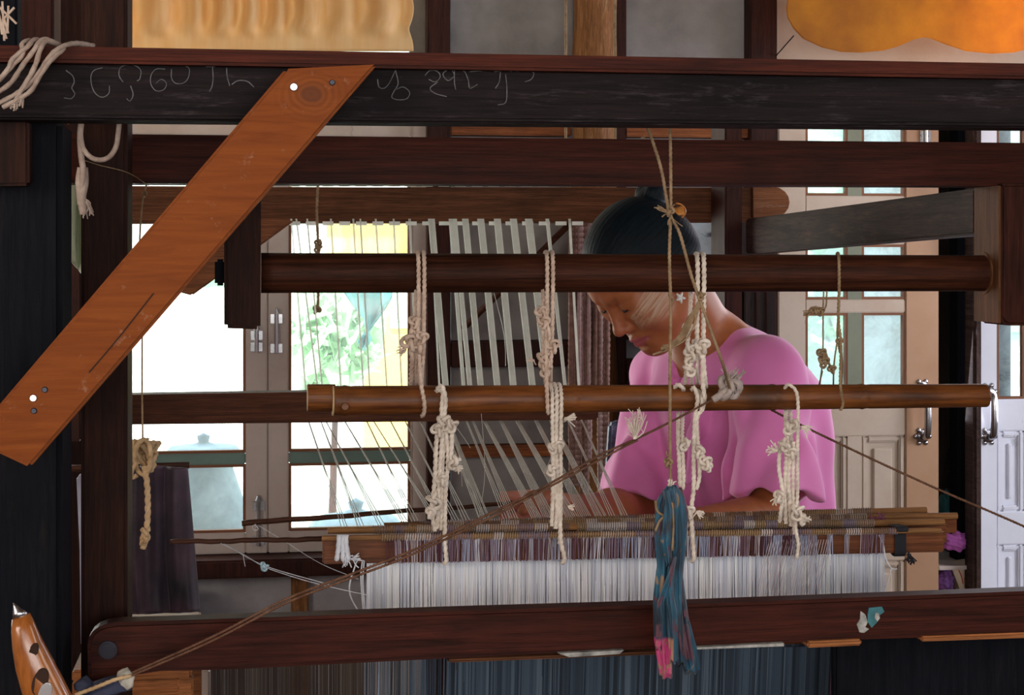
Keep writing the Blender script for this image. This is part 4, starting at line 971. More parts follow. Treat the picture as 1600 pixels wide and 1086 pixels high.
for pts, r in (([(104,192,1.72),(116,184,1.72),(127,190,1.72),(126,210,1.72),(130,232,1.72),(142,246,1.72),(156,250,1.72),(170,246,1.72),(181,230,1.72),(185,205,1.72),(187,180,1.72)], .0026),
               ([(127,186,1.72),(125,215,1.72),(127,245,1.725),(130,268,1.725),(127,300,1.73)], .003),
               ([(131,262,1.73),(132,285,1.73),(128,310,1.73),(131,335,1.73)], .0042), ([(126,262,1.73),(123,285,1.73),(126,320,1.73)], .0034)):
    MB().tube(catmull([P(*p) for p in pts], .004), r, n=10).build('strand', M['cord_grey'], lp, smooth=True)
mb = MB(); tuft(mb, P(133,312,1.73), (.2,0,-1), .02, 16, .0007, .25); mb.build('frayed_end', M['cord_grey'], lp)
twine('single slack thread crossing the left post to the right', [(130,250,1.80),(155,258,1.80),(200,270,1.82),(232,290,1.9)], .0004, 'twine')
cw = MB(); rs = random.Random(8)
for k in range(9): cw.tube([P(-10+rs.random()*36, rs.random()*20, 2.0), P(rs.random()*26, 30+rs.random()*34, 2.0)], .0016, n=4)
cw_t = thing('tangled_yarn', 'tangle of pale yarn in the dark top-left corner', 'yarn', tuple(P(12,30,2.0))); cw.build('strands', M['cord_pink'], cw_t)
MB().prism([P(-60,206,2.06),P(27,206,2.06),P(27,-420,2.06),P(-60,-420,2.06)], (0,.04,0)).build('post', M['post_black'], loom, bevel=.003)

# ================================================================== TEAL RAG
rag = thing('teal_rag', 'teal and pink patterned rag bundle hanging from the jute twine', 'cloth', tuple(P(1048,762,1.735)))
m, t, b = new_mat('teal_patterned_cotton')
n1 = noise(t, mapping(t, (22,22,9)), 1.6, 3, .5, .8); n2 = noise(t, mapping(t, (30,30,14), loc=(3,1,5)), 1.8, 4, .6, 1)
c0 = mix(t, (.002,.014,.030), (.004,.085,.15), ramp(t, n1, [(.4,(0,0,0)),(.6,(1,1,1))]))
c0 = mix(t, c0, (.10,.028,.045), ramp(t, n2, [(.55,(0,0,0)),(.58,(.9,.9,.9))]))
c0 = mix(t, c0, (.28,.15,.06), ramp(t, n1, [(.60,(0,0,0)),(.62,(.8,.8,.8))]))
# the hem band: tan with pink print
gm = t.nodes.new('ShaderNodeNewGeometry'); sx = t.nodes.new('ShaderNodeSeparateXYZ'); t.links.new(gm.outputs['Position'], sx.inputs[0])
hz = ramp(t, math_(t, 'ADD', math_(t, 'MULTIPLY', math_(t, 'SUBTRACT', sx.outputs[2], Z(1040,992,1.73)), 30), .5), [(.45,(1,1,1)),(.55,(0,0,0))])
hx_ = ramp(t, math_(t, 'ADD', math_(t, 'MULTIPLY', math_(t, 'SUBTRACT', sx.outputs[0], X(1045,1.73)), 60), .5), [(.45,(1,1,1)),(.55,(0,0,0))])
hem = mix(t, (.30,.15,.09), (.45,.03,.15), ramp(t, n2, [(.46,(0,0,0)),(.5,(1,1,1))]))
c0 = mix(t, c0, hem, math_(t, 'MULTIPLY', hz, hx_))
t.links.new(c0, b.inputs['Base Color']); b.inputs['Roughness'].default_value = .55; b.inputs['Sheen Weight'].default_value = .2
bump(t, b, noise(t, mapping(t, (60,60,8)), 3, 4), .25, .002); M['teal'] = m
def strip(cx_pts, half_pts, y0, y1, v, name, seed, folds=3, depth=.007, nu=44, nv=60):
    """a hanging length of pleated cloth: centre line and half width given down its length in px"""
    ys = np.linspace(y0, y1, nv+1); cxs = np.interp(ys, [p[0] for p in cx_pts], [p[1] for p in cx_pts]); hs = np.interp(ys, [p[0] for p in half_pts], [p[1] for p in half_pts])
    vs = []
    for j in range(nv+1):
        for i in range(nu):
            a = 2*PI*i/nu; w = 1+.24*math.sin(folds*a + seed + j*.06)+.10*math.sin((folds*2+1)*a-j*.09)
            vs.append(P(cxs[j]+hs[j]*w*math.cos(a), ys[j]+1.5*math.sin(a*3+seed)*(j==nv)*3, v + depth*w*math.sin(a)*(.5+hs[j]/20)))
    fs = [(j*nu+i, j*nu+(i+1)%nu, (j+1)*nu+(i+1)%nu, (j+1)*nu+i) for j in range(nv) for i in range(nu)] + [tuple(range(nu)), tuple(range(nv*nu, nv*nu+nu))]
    return MB().add(vs, fs).build(name, M['teal'], rag, smooth=True)
strip([(760,1046),(790,1036),(880,1036),(935,1034),(1000,1037),(1056,1041)], [(760,5),(776,11),(850,12),(882,9),(930,11),(1000,12),(1056,9)], 760, 1057, 1.722, 'cloth_fold', 1, folds=5)
strip([(758,1052),(780,1058),(850,1060),(900,1056),(960,1056),(1040,1063)], [(758,4),(775,10),(840,10),(890,8),(960,10),(1040,7)], 758, 1038, 1.734, 'cloth_fold', 2.2, folds=4)
strip([(762,1062),(800,1069),(860,1067),(900,1061),(960,1066),(1050,1080)], [(762,3),(800,6),(850,5),(880,4),(960,8),(1020,12),(1050,11)], 762, 1050, 1.744, 'cloth_fold', 4, folds=5)
strip([(880,1047),(930,1046),(960,1050),(1033,1052)], [(880,3),(930,6),(960,7),(1033,6)], 880, 1034, 1.716, 'cloth_fold', 5.1, folds=4)
strip([(870,1054),(900,1046),(940,1032),(1010,1029)], [(870,3),(900,5),(940,5),(1010,4)], 870, 1012, 1.713, 'cloth_fold', .4, folds=3)
strip([(765,1040),(800,1044),(845,1040),(880,1044)], [(765,4),(800,7),(845,7),(880,3)], 765, 882, 1.713, 'cloth_fold', 3.3, folds=4)
mb = MB()
for pts in ([(1024,782),(1028,800),(1046,806),(1050,790),(1040,778)], [(1024,830),(1032,812),(1048,804),(1044,822),(1042,850),(1038,868)], [(1050,785),(1052,820),(1050,860)]):
    mb.tube(catmull([P(x,y,1.711) for x,y in pts], .003), .0014, n=6)
mb.build('binding_string', M['twine'], rag, smooth=True)
mb = MB(); tuft(mb, P(1048,765,1.733), (0,0,1), .012, 10, .0007, .25); mb.build('frayed_top', M['cord'], rag)

# ================================================================== PURPLE CLOTH AT LEFT
def hang(u, w):
    y = 729 + (962-729)*w + (-2*u)*0
    l, r = 150, 292 + 20*w
    px = l + (r-l)*u; fold = math.sin(u*19+1.2*math.sin(w*3))*.010 + math.sin(u*43+w*3)*.003 + .02*u*w
    return P(px, y - 6*u*w + (1-w)*2*math.sin(u*8), 2.5 + fold)
m, t, b = new_mat('dark_purple_cotton')
n1 = noise(t, mapping(t, (3,3,3)), 4, 4); n2 = noise(t, mapping(t, (120,20,120)), 4, 4)
c0 = ramp(t, n1, [(.35,(.014,.012,.022)),(.65,(.085,.045,.068))]); c0 = mix(t, c0, (.12,.09,.11), ramp(t, n2, [(.6,(0,0,0)),(.8,(.3,.3,.3))]))
t.links.new(c0, b.inputs['Base Color']); b.inputs['Roughness'].default_value = .6; b.inputs['Sheen Weight'].default_value = .15; bump(t, b, n2, .2, .002); M['purple'] = m
pc = cloth_sheet(hang, 70, 40).build('hanging_cloth', M['purple'], smooth=True); solid(pc, .004); tag(pc, 'dark purple cloth draped at left before the casement window', 'cloth')
lk = MB().tube([P(60,733,2.53), P(296,727,2.53)], .005, n=8); tag(lk.build('cloth_rail', M['stick'], smooth=True), 'thin rail the dark purple cloth hangs from', 'rail')
# pale cloth scrap and panel behind the left posts
def scrap(u, w): return P(90 + 50*u, 232 + (150+30*u)*w + 30*u, 2.42 + .012*math.sin(u*12))
sc = cloth_sheet(scrap, 20, 20).build('pale_cloth', plain('pale_green_cotton', (.62,.68,.52), .8), smooth=True); solid(sc, .003); tag(sc, 'pale green cloth scrap showing between the two left posts', 'cloth')
lb2 = plank('leaning_board', 'timber_dark', 97, 385, 690, 127, 385, 690, 2.7, .03, parent=None); tag(lb2, 'dark red board with cobwebs between the two left posts', 'board')
bagb = MB().prism([P(119,745,2.6),P(136,740,2.6),P(136,1010,2.6),P(126,1010,2.6),P(124,860,2.6)], (0,.03,0)).build('white_bag', plain('white_plastic_sheet', (.42,.42,.55), .5), bevel=.003); tag(bagb, 'narrow strip of a whitish bag left of the brown post', 'bag')

# ================================================================== STICKS WITH THREADS
for (a, b_, r0_, r1_, lab) in (((378,818,2.45),(800,786,2.45), .0042, .003, 'upper thin dark stick lying across the warp'), ((266,847,2.1),(506,842,2.1), .0030, .0034, 'lower thin dark stick poking out left of the heddles')):
    p, q = P(*a), P(*b_); n = 40
    path = [p.lerp(q, i/n) + Vector((0, 0, .0006*math.sin(i*.35)+.0003*math.sin(i*1.1))) for i in range(n+1)]
    o = MB().tube(path, [r0_+(r1_-r0_)*i/n + .0001*math.sin(i*1.3) for i in range(n+1)], n=10).build('warp_stick', M['stick'], smooth=True); tag(o, lab, 'stick')
st = thing('tie_threads', 'fine tie threads slanting from the sticks to the bottom beam', 'thread', tuple(P(400,880,2.0)))
mb = MB()
for pts in ([(345,849,2.09),(380,866,2.05),(414,886,2.0),(470,905,1.98),(520,918,1.97),(575,930,1.96)], [(350,850,2.09),(414,884,2.0),(520,915,1.97)], [(380,868,2.05),(383,885,2.05)], [(405,822,2.4),(445,846,2.3),(500,880,2.1),(560,905,2.0)], [(398,820,2.4),(404,826,2.4),(398,829,2.4),(394,823,2.4),(400,819,2.4)]):
    mb.tube(catmull([P(*p) for p in pts], .006), .00045, n=4)
mb.build('strands', M['white_thread'], st)
mb = MB(); knot(mb, P(414,886,2.0), .004, .0014, 1); knot(mb, P(411,883,2.0), .003, .0014, 2); mb.build('bead_knot', plain('pale_blue_thread', (.40,.55,.62), .6), st)

# ================================================================== SHUTTLE
sh = thing('shuttle', 'boat-shaped orange wooden shuttle with metal tip at the lower left corner', 'shuttle', tuple(P(60,1060,1.60)))
def loft(sections, n=20):
    m = MB()
    for (cx, cy, hw, hd_) in sections:
        c_ = P(cx, cy, 1.60)
        ax_ = Vector((.95,0,.32)).normalized()
        for k in range(n):
            a = 2*PI*k/n; m.v.append(tuple(c_ + ax_*(hw/F*1.62*math.copysign(abs(math.cos(a))**.8, math.cos(a))) + Vector((0, hd_*math.copysign(abs(math.sin(a))**.8, math.sin(a)), 0))))
    for i in range(len(sections)-1):
        for k in range(n): m.f.append((i*n+k, i*n+(k+1)%n, (i+1)*n+(k+1)%n, (i+1)*n+k))
    m.f.append(tuple(range(n))[::-1]); m.f.append(tuple((len(sections)-1)*n+k for k in range(n))); return m
m, t, b = new_mat('shuttle_wood'); g = noise(t, mapping(t, (30,30,8), (0,-.4,0)), 3, 6, .6)
t.links.new(ramp(t, g, [(.3,(.20,.055,.01)),(.7,(.42,.14,.03))]), b.inputs['Base Color']); b.inputs['Roughness'].default_value = .22; b.inputs['Coat Weight'].default_value = .3; M['shuttle'] = m
loft([(33,963,14,.006),(36,980,18,.010),(42,1005,22,.013),(52,1035,27,.015),(66,1070,31,.016),(84,1110,33,.016),(104,1160,30,.015),(122,1205,20,.010),(132,1230,8,.005)]).build('shuttle_body', M['shuttle'], sh, smooth=True)
loft([(22,942,1.0,.001),(24,948,3.5,.002),(28,956,8,.004),(33,964,13,.0058)]).build('metal_tip', M['chrome'], sh, smooth=True)
def disc(px, py, rx, name, mat, v=1.583, off=.004):
    c_ = P(px,py,v); pts = [(c_.x+rx*math.cos(a)*.8+rx*.3*math.sin(a), v, c_.z+rx*1.35*math.sin(a)) for a in np.linspace(0,2*PI,21)[:-1]]
    MB().prism(pts, (0,off,0)).build(name, M[mat], sh, bevel=.0006)
disc(52,1018,.0055,'eye_hole','crack', 1.5865); disc(62,1066,.0095,'bobbin_recess','crack', 1.5845); disc(70,1084,.0075,'bobbin','chrome', 1.580)

# ================================================================== BENCH, BOX AND BITS AT THE LOWER LEFT
bn = thing('wooden_stand', 'small orange wooden stand under the left end of the bottom beam', 'stand', (X(250,2.3), 2.3, 0))
zt_ = Z(250,1043,2.25)
MB().box(X(112,2.25), X(299,2.25), 2.25, 2.6, zt_-.016, zt_).build('top_board', M['bench'], bn, bevel=.003)
MB().box(X(114,2.25), X(299,2.25), 2.262, 2.285, zt_-.040, zt_-.017).build('apron', M['bench'], bn, bevel=.002)
for px in (112, 277):
    for v in (2.255, 2.56): MB().box(X(px,2.25), X(px,2.25)+.020, v, v+.028, 0, zt_-.0165).build('leg', M['bench'], bn, bevel=.002)
MB().box(X(136,2.3), X(262,2.3), 2.30, 2.32, .05, zt_-.06).build('end_board', plain('pale_crate_board', (.34,.33,.31), .7), bn, bevel=.002)
gp = plank('grey_strip', 'cream_win', 304, 1048, 1500, 328, 1047, 1500, 2.7, .03, parent=None); tag(gp, 'grey upright board beside the orange wooden stand', 'board')
lo = thing('low_box', 'low orange box edge below the left casement by the wall', 'box', (X(290,4.3), 4.3, 0))
zb3 = Z(290,954,4.2); MB().box(X(115,4.2), X(303,4.2), 4.2, 4.5, .02, zb3).build('box_body', M['timber_red'], lo, bevel=.004)

# ================================================================== BEHIND: SKEINS, CHAIR, NOOK SHELF
sk_ = thing('yarn_skeins', 'brownish pink yarn skeins hanging beside the round wall post', 'yarn', tuple(P(905,300,3.6)))
M['skein'] = rope_mat('brown_pink_yarn', (.14,.075,.06), (.30,.18,.15), .9); M['skein_l'] = rope_mat('pale_pink_yarn', (.28,.18,.17), (.46,.33,.31), .9)
rs = random.Random(12)
for i, (px, w, yb2, mt) in enumerate(((896,8,760,'skein'),(906,6,610,'skein_l'),(914,7,770,'skein'),(921,5,720,'skein_l'),(932,6,610,'skein'),(938,6,770,'skein_l'),(946,5,740,'skein'))):
    mb = MB()
    for k in range(9):
        o = rs.gauss(0, w*.4); pts = [P(px+o*.5, 300, 3.6), P(px+o+rs.gauss(0,1), 400, 3.6), P(px+o+rs.gauss(0,1), 520, 3.6+rs.gauss(0,.006)), P(px+o*1.2, 640, 3.6), P(px+o*.8, yb2, 3.6)]
        rope(mb, pts, .0042, False)
    mb.build('skein', M[mt], sk_, smooth=True)
mb = MB(); mb.tube([P(880,302,3.6), P(965,300,3.6)], .008, n=10); mb.build('hanging_rod', M['stick'], sk_)
for px in (884, 961): 
    mb = MB(); mb.tube([P(px,302,3.6), (X(px,3.6), 3.6, ZC)], .003, n=6); mb.build('hanger', M['twine'], sk_)
pn = plank('leaning_plank', 'grey_wood', 948, 345, 1000, 968, 345, 1000, 3.75, .03, parent=None) if False else None
m, t, b = new_mat('blue_mottled_vinyl'); n1 = noise(t, mapping(t, (1,1,1)), 34, 5, .7)
t.links.new(ramp(t, n1, [(.35,(.015,.018,.03)),(.6,(.10,.15,.24)),(.75,(.28,.34,.42))]), b.inputs['Base Color']); b.inputs['Roughness'].default_value = .35; M['blue'] = m
ch = thing('chair', 'chair with a mottled blue back half hidden by the pink sleeve', 'chair', (X(1010,3.3), 3.4, 0))
cz0, cz1 = Z(1000,770,3.3), Z(1000,659,3.3)
m_ = MB().prism([P(946,770,3.3),P(1090,770,3.3),P(1090,664,3.3),P(1084,658,3.3),P(960,658,3.3),P(953,663,3.3)], (0,.025,0)); m_.build('backrest', M['blue'], ch, bevel=.008, seg=3)
cx0, cx1 = X(952,3.3), X(1088,3.3)
MB().box(cx0, cx1, 3.32, 3.68, cz0-.16, cz0-.12).build('seat', M['blue'], ch, bevel=.01)
for x in (cx0+.01, cx1-.03):
    MB().box(x, x+.02, 3.66, 3.68, 0, cz0-.16).build('leg', M['dark_metal'], ch); MB().box(x, x+.02, 3.325, 3.345, 0, cz0+.02).build('leg', M['dark_metal'], ch)
# blue-grey cupboard glass behind the head and dark cupboard
cb = thing('cupboard', 'dark wooden cupboard with a bluish glass door behind the weaver head', 'cupboard', (X(1120,4.0), 4.2, 0))
cv = 4.05
def cbx(px0, py0, px1, py1, v, t, mat, name, bev=.003): return MB().box(X(px0,v), X(px1,v), v, v+t, Z(1150,py1,v), Z(1150,py0,v)).build(name, M[mat], cb, bevel=bev)
M['cup_glass'] = plain('bluish_cupboard_glass', (.30,.36,.42), .2, var=.6, scale=5)
M['cup_dark'] = wood('cupboard_dark_wood', (.012,.008,.009), (.04,.022,.02), 'Z', .45)
MB().box(X(1064,cv), X(1214,cv), cv+.02, cv+.45, 0, Z(1150,300,cv)).build('carcass', M['cup_dark'], cb, bevel=.004)
cbx(1066,306,1076,470,cv,.02,'timber_dark','door_stile'); cbx(1122,306,1134,470,cv,.02,'timber_red','door_stile'); cbx(1076,306,1122,340,cv,.02,'timber_dark','door_rail')
cbx(1076,340,1122,470,cv+.005,.01,'cup_glass','glass_pane')
cbx(1112,452,1160,800,cv,.02,'cup_dark','door_panel'); cbx(1163,452,1212,800,cv,.02,'cup_dark','door_panel')
cbx(1180,455,1184,800,cv-.006,.01,'timber_dark','door_bead'); cbx(1196,455,1200,800,cv-.006,.01,'timber_dark','door_bead')
MB().tube([P(1112,366,cv-.02),P(1124,366,cv-.02)], .006, n=8).build('catch', M['dark_metal'], cb)
cbx(1136,345,1158,400,cv-.02,.02,'post_black','hinge_post'); 
# diagonal rod on the back wall
tag(MB().tube([P(898,342,4.5), P(722,515,4.5)], .009, n=8).build('slanting_rod', M['stick'], smooth=True), 'dark rod slanting across the grey wall left of the skeins', 'rod')
# nook between the doors
nv = WV+.22
shl = thing('nook_shelf', 'narrow shelf in the gap between the two doors', 'shelf', (X(1495,nv), nv, Z(1495,862,nv)))
MB().box(X(1467,WV), X(1516,WV)+.03, WV+.0, WV+.50, Z(1495,868,nv), Z(1495,862,nv)).build('shelf_board', M['cream_win'], shl, bevel=.002)
MB().box(X(1467,WV), X(1516,WV)+.03, WV+.0, WV+.50, Z(1495,925,nv)-.02, Z(1495,925,nv)-.005).build('shelf_board', M['bench'], shl, bevel=.002)
for xx in (X(1467,WV)+.002, X(1516,WV)+.01):
    MB().box(xx, xx+.015, WV+.3, WV+.50, 0, Z(1495,868,nv)).build('bracket', M['timber_dark'], shl)
def heap(name, label, cat, px, py, rx, rz, v, mat, seed, group=None, sy=.032):
    rr_ = random.Random(seed); bm = bmesh.new(); bmesh.ops.create_icosphere(bm, subdivisions=4, radius=1)
    c_ = P(px, py, v)
    for q in bm.verts:
        n_ = q.co.copy(); f = 1+.10*math.sin(n_.x*9+seed)+.08*math.sin(n_.z*14+n_.x*5)+.06*math.sin(n_.y*17+n_.z*8)
        q.co = Vector((n_.x*rx*f, n_.y*sy*f, max(-.8, n_.z)*rz*f)) + c_
    me = bpy.data.meshes.new(name); bm.to_mesh(me); bm.free(); me.materials.append(M[mat]); me.polygons.foreach_set('use_smooth', [True]*len(me.polygons))
    o = bpy.data.objects.new(name, me); COL.objects.link(o); return tag(o, label, cat, group)
M['magenta'] = plain('magenta_cloth', (.62,.16,.62), .7, var=.5, scale=30); M['violet'] = plain('violet_yarn', (.20,.08,.30), .8, var=.5, scale=40)
M['teal2'] = plain('teal_plastic', (.05,.22,.24), .4)
heap('folded_cloth', 'magenta folded cloth on the shelf between the doors', 'cloth', 1494, 847, .040, .028, nv-.19, 'magenta', 1)
heap('yarn_ball', 'violet yarn heap at the bottom of the gap between the doors', 'yarn', 1477, 908, .024, .035, nv-.18, 'violet', 4)
heap('cloth_bundle', 'small teal bundle above the magenta cloth, beside the dark post', 'cloth', 1478, 806, .022, .07, nv+.02, 'teal2', 7)
cbn = thing('carton', 'cream cardboard carton with red marks between the doors', 'box', tuple(P(1505,920,nv-.06)))
M['carton'] = plain('cream_card', (.62,.50,.36), .7); M['red_ink'] = plain('red_ink', (.5,.06,.04), .6)
MB().prism([P(1486,884,nv-.20),P(1525,878,nv-.20),P(1530,925,nv-.20),P(1502,925,nv-.20)], (0,.06,0)).build('carton_body', M['carton'], cbn, bevel=.002)
mb = MB(); mb.tube(catmull([P(1497,888,nv-.201),P(1502,900,nv-.201),P(1505,912,nv-.201)], .004), .0018, n=5); mb.tube(catmull([P(1507,905,nv-.201),P(1513,900,nv-.201),P(1516,909,nv-.201),P(1509,916,nv-.201)], .004), .0018, n=5); mb.build('red_marks', M['red_ink'], cbn)
for i, (a, b_, mt) in enumerate((((1472,790),(1488,700),'grey_wood'),((1480,800),(1499,730),'bench'))):
    p, q = P(*a, nv+.1), P(*b_, nv+.1); d_ = (q-p).normalized(); nn = Vector((-d_.z,0,d_.x))*.014
    o = MB().prism([p-nn, p+nn, q+nn, q-nn], (0,.012,0)).build('wood_offcut', M[mt], bevel=.002)
    tag(o, ('grey board offcut', 'orange board offcut')[i] + ' leaning inside the gap between the doors', 'board')

# ================================================================== SCALLOPED HANGINGS AT THE TOP
def fabric(name, c, c2, trans, axis_scale, fold=30):
    m, t, b = new_mat(name); n = noise(t, mapping(t, axis_scale), 3, 5, .6)
    col = ramp(t, n, [(.3, c), (.7, c2)]); t.links.new(col, b.inputs['Base Color']); b.inputs['Roughness'].default_value = .45
    tr = t.nodes.new('ShaderNodeBsdfTranslucent'); t.links.new(col, tr.inputs[0]); ms = t.nodes.new('ShaderNodeMixShader'); ms.inputs[0].default_value = trans
    out = t.nodes['Material Output']; t.links.new(b.outputs[0], ms.inputs[1]); t.links.new(tr.outputs[0], ms.inputs[2]); t.links.new(ms.outputs[0], out.inputs[0]); return m
M['yellow_f'] = fabric('cream_yellow_cloth', (.86,.56,.24), (.92,.70,.40), .35, (10,10,1.2))
M['orange_f'] = fabric('orange_varnished_sheet', (.50,.17,.006), (.80,.36,.008), .5, (2,2,2))
def lerp_sc(px, edge):  # scalloped right edge
    return edge
def yel(u, w):
    y = -240 + w*(320)
    re = 640 + 8*abs(math.sin((y+18)*PI/63)) - 2
    px = 60 + (re-60)*u
    f = .034*math.sin(u*74+1.5*math.sin(u*11)) + .014*math.sin(u*31+1)
    k = min(1, max(0, (60-y)/30))      # folds stop above the hem
    return P(px, y, 4.25 + f*k*.6)
yc = cloth_sheet(yel, 260, 60).build('scalloped_curtain', M['yellow_f'], smooth=True); solid(yc, .003); tag(yc, 'cream yellow pleated curtain with scalloped edge above the left window', 'curtain')
oc_pts = [(1700,-220),(1700,70),(1600,78),(1585,82),(1550,84),(1510,80),(1480,70),(1455,60),(1444,58),(1430,61),(1405,72),(1380,79),(1345,82),(1315,81),(1285,74),(1255,60),(1240,44),(1231,28),(1229,12),(1233,-8),(1244,-22),(1236,-40),(1232,-60),(1238,-90),(1250,-120),(1240,-150),(1246,-190),(1260,-220)]
oc = MB().prism([P(x,y,4.3) for x,y in oc_pts], (0,.006,0)).build('scalloped_sheet', M['orange_f'], bevel=.002); tag(oc, 'glossy orange scalloped sheet hanging high above the doors', 'panel')
tag(MB().tube([P(30,-254,4.25), P(680,-254,4.25)], .012, n=10).build('curtain_rod', M['stick'], smooth=True), 'rod carrying the cream yellow curtain', 'curtain rod')
tag(MB().tube([P(1212,88,4.55), P(1240,56,4.31)], .002, n=6).build('hanging_wire', M['dark_metal']), 'short dark wire from the orange scalloped sheet to the wall post', 'wire')
# ================================================================== THE WEAVER
def c3(px, py, Y): return np.array([(px-800)/F*Y, Y, -(py-HY)/F*Y])
class Field:
    """signed distances on a grid (camera-aligned metres), blended smoothly, meshed with surface nets"""
    def __init__(s, lo, hi, h):
        s.lo = np.array(lo, float); s.h = h; s.n = np.ceil((np.array(hi)-s.lo)/h).astype(int)+1
        s.a = np.full(s.n, .2, np.float32)
    def sub(s, lo, hi):
        i0 = np.clip(np.floor((np.array(lo)-s.lo)/s.h).astype(int), 0, s.n); i1 = np.clip(np.ceil((np.array(hi)-s.lo)/s.h).astype(int)+1, 0, s.n)
        sl = tuple(slice(a, b) for a, b in zip(i0, i1))
        g = np.meshgrid(*[(np.arange(a, b)*s.h + o).astype(np.float32) for a, b, o in zip(i0, i1, s.lo)], indexing='ij', sparse=True)
        return sl, g
    def apply(s, lo, hi, fn, k=.01, op='u'):
        pad = k+.012; sl, g = s.sub(np.array(lo)-pad, np.array(hi)+pad)
        if any(q.stop <= q.start for q in sl): return s
        b = fn(*g).astype(np.float32); a = s.a[sl]
        if op == 'u': h = np.clip(.5+.5*(a-b)/k, 0, 1); s.a[sl] = a*(1-h)+b*h - k*h*(1-h)
        elif op == 's': b = -b; h = np.clip(.5-.5*(a-b)/k, 0, 1); s.a[sl] = a*(1-h)+b*h + k*h*(1-h)
        elif op == 'd': s.a[sl] = a + b
        return s
    def cone(s, p, q, ra, rb, k=.01, op='u'):
        p, q = np.array(p, float), np.array(q, float); d = q-p; dd = max(d@d, 1e-12); R_ = max(ra, rb)
        def fn(x, y, z):
            t = np.clip(((x-p[0])*d[0]+(y-p[1])*d[1]+(z-p[2])*d[2])/dd, 0, 1)
            return np.sqrt((x-p[0]-t*d[0])**2+(y-p[1]-t*d[1])**2+(z-p[2]-t*d[2])**2) - (ra+(rb-ra)*t)
        return s.apply(np.minimum(p, q)-R_, np.maximum(p, q)+R_, fn, k, op)
    def ell(s, c, M3, r, k=.01, op='u'):
        """ellipsoid: centre, rows of M3 are its axes, radii r"""
        c = np.array(c, float); r = np.array(r, float); R_ = r.max()
        def fn(x, y, z):
            u = [((x-c[0])*m[0]+(y-c[1])*m[1]+(z-c[2])*m[2]) for m in M3]
            k0 = np.sqrt(sum((u[i]/r[i])**2 for i in range(3))); k1 = np.sqrt(sum((u[i]/r[i]**2)**2 for i in range(3)))
            return k0*(k0-1)/np.maximum(k1, 1e-6)
        return s.apply(c-R_, c+R_, fn, k, op)
    def mesh(s):
        a = s.a; n = a < 0; c = np.zeros(np.array(n.shape)-1, np.int8)
        for i in (0,1):
            for j in (0,1):
                for k in (0,1): c += n[i:n.shape[0]-1+i, j:n.shape[1]-1+j, k:n.shape[2]-1+k]
        act = np.argwhere((c > 0) & (c < 8)); idx = np.full(c.shape, -1, np.int32); idx[tuple(act.T)] = np.arange(len(act))
        pos = np.zeros((len(act), 3)); cnt = np.zeros(len(act))
        cor = [(i,j,k) for i in (0,1) for j in (0,1) for k in (0,1)]
        val = {q: a[act[:,0]+q[0], act[:,1]+q[1], act[:,2]+q[2]] for q in cor}
        for p in cor:
            for ax in range(3):
                if p[ax]: continue
                q = list(p); q[ax] = 1; q = tuple(q); va, vb = val[p], val[q]; m = (va < 0) != (vb < 0)
                t = va[m]/(va[m]-vb[m]); e = np.tile(np.array(p, float), (m.sum(), 1)); e[:, ax] = t; pos[m] += e; cnt[m] += 1
        pos = (pos/np.maximum(cnt, 1)[:, None] + act)*s.h + s.lo
        fs = []
        for ax in range(3):
            b, d = (ax+1) % 3, (ax+2) % 3
            sl0 = [slice(None)]*3; sl1 = [slice(None)]*3; sl0[ax] = slice(0, -1); sl1[ax] = slice(1, None)
            e0, e1 = n[tuple(sl0)], n[tuple(sl1)]
            for flip, msk in ((0, e0 & ~e1), (1, ~e0 & e1)):
                E = np.argwhere(msk); E = E[(E[:, b] > 0) & (E[:, d] > 0) & (E[:, b] < c.shape[b]) & (E[:, d] < c.shape[d])]
                def I(db, dd_):
                    q = E.copy(); q[:, b] -= db; q[:, d] -= dd_; return idx[q[:,0], q[:,1], q[:,2]]
                f = np.stack([I(1,1), I(0,1), I(0,0), I(1,0)], 1); f = f[(f >= 0).all(1)]
                fs.append(f[:, ::-1] if flip else f)
        return pos, np.concatenate(fs)
RT = np.array([[RGT.x, RGT.y, 0], [FWD.x, FWD.y, 0], [0, 0, 1]])
def put(pos, faces, name, mat, parent, attrs=None):
    w = pos @ RT + np.array([0, 0, CZ]) - np.array(LOC[parent.name])
    me = bpy.data.meshes.new(name); me.vertices.add(len(w)); me.vertices.foreach_set('co', w.astype(np.float32).ravel())
    me.loops.add(len(faces)*4); me.loops.foreach_set('vertex_index', faces.astype(np.int32).ravel())
    me.polygons.add(len(faces)); me.polygons.foreach_set('loop_start', np.arange(0, len(faces)*4, 4, dtype=np.int32)); me.polygons.foreach_set('loop_total', np.full(len(faces), 4, np.int32))
    me.polygons.foreach_set('use_smooth', np.ones(len(faces), bool)); me.update(calc_edges=True)
    for nm, v in (attrs or {}).items():
        at = me.attributes.new(nm, 'FLOAT_VECTOR', 'POINT'); at.data.foreach_set('vector', v.astype(np.float32).ravel())
    me.materials.append(mat); o = bpy.data.objects.new(name, me); COL.objects.link(o); o.parent = parent; return o

pw = C(1165, 1000, 2.9)
person = thing('person', 'woman in a pink short-sleeved top, dark hair in a bun, head bowed over the loom', 'person', (pw.x, pw.y, 0))
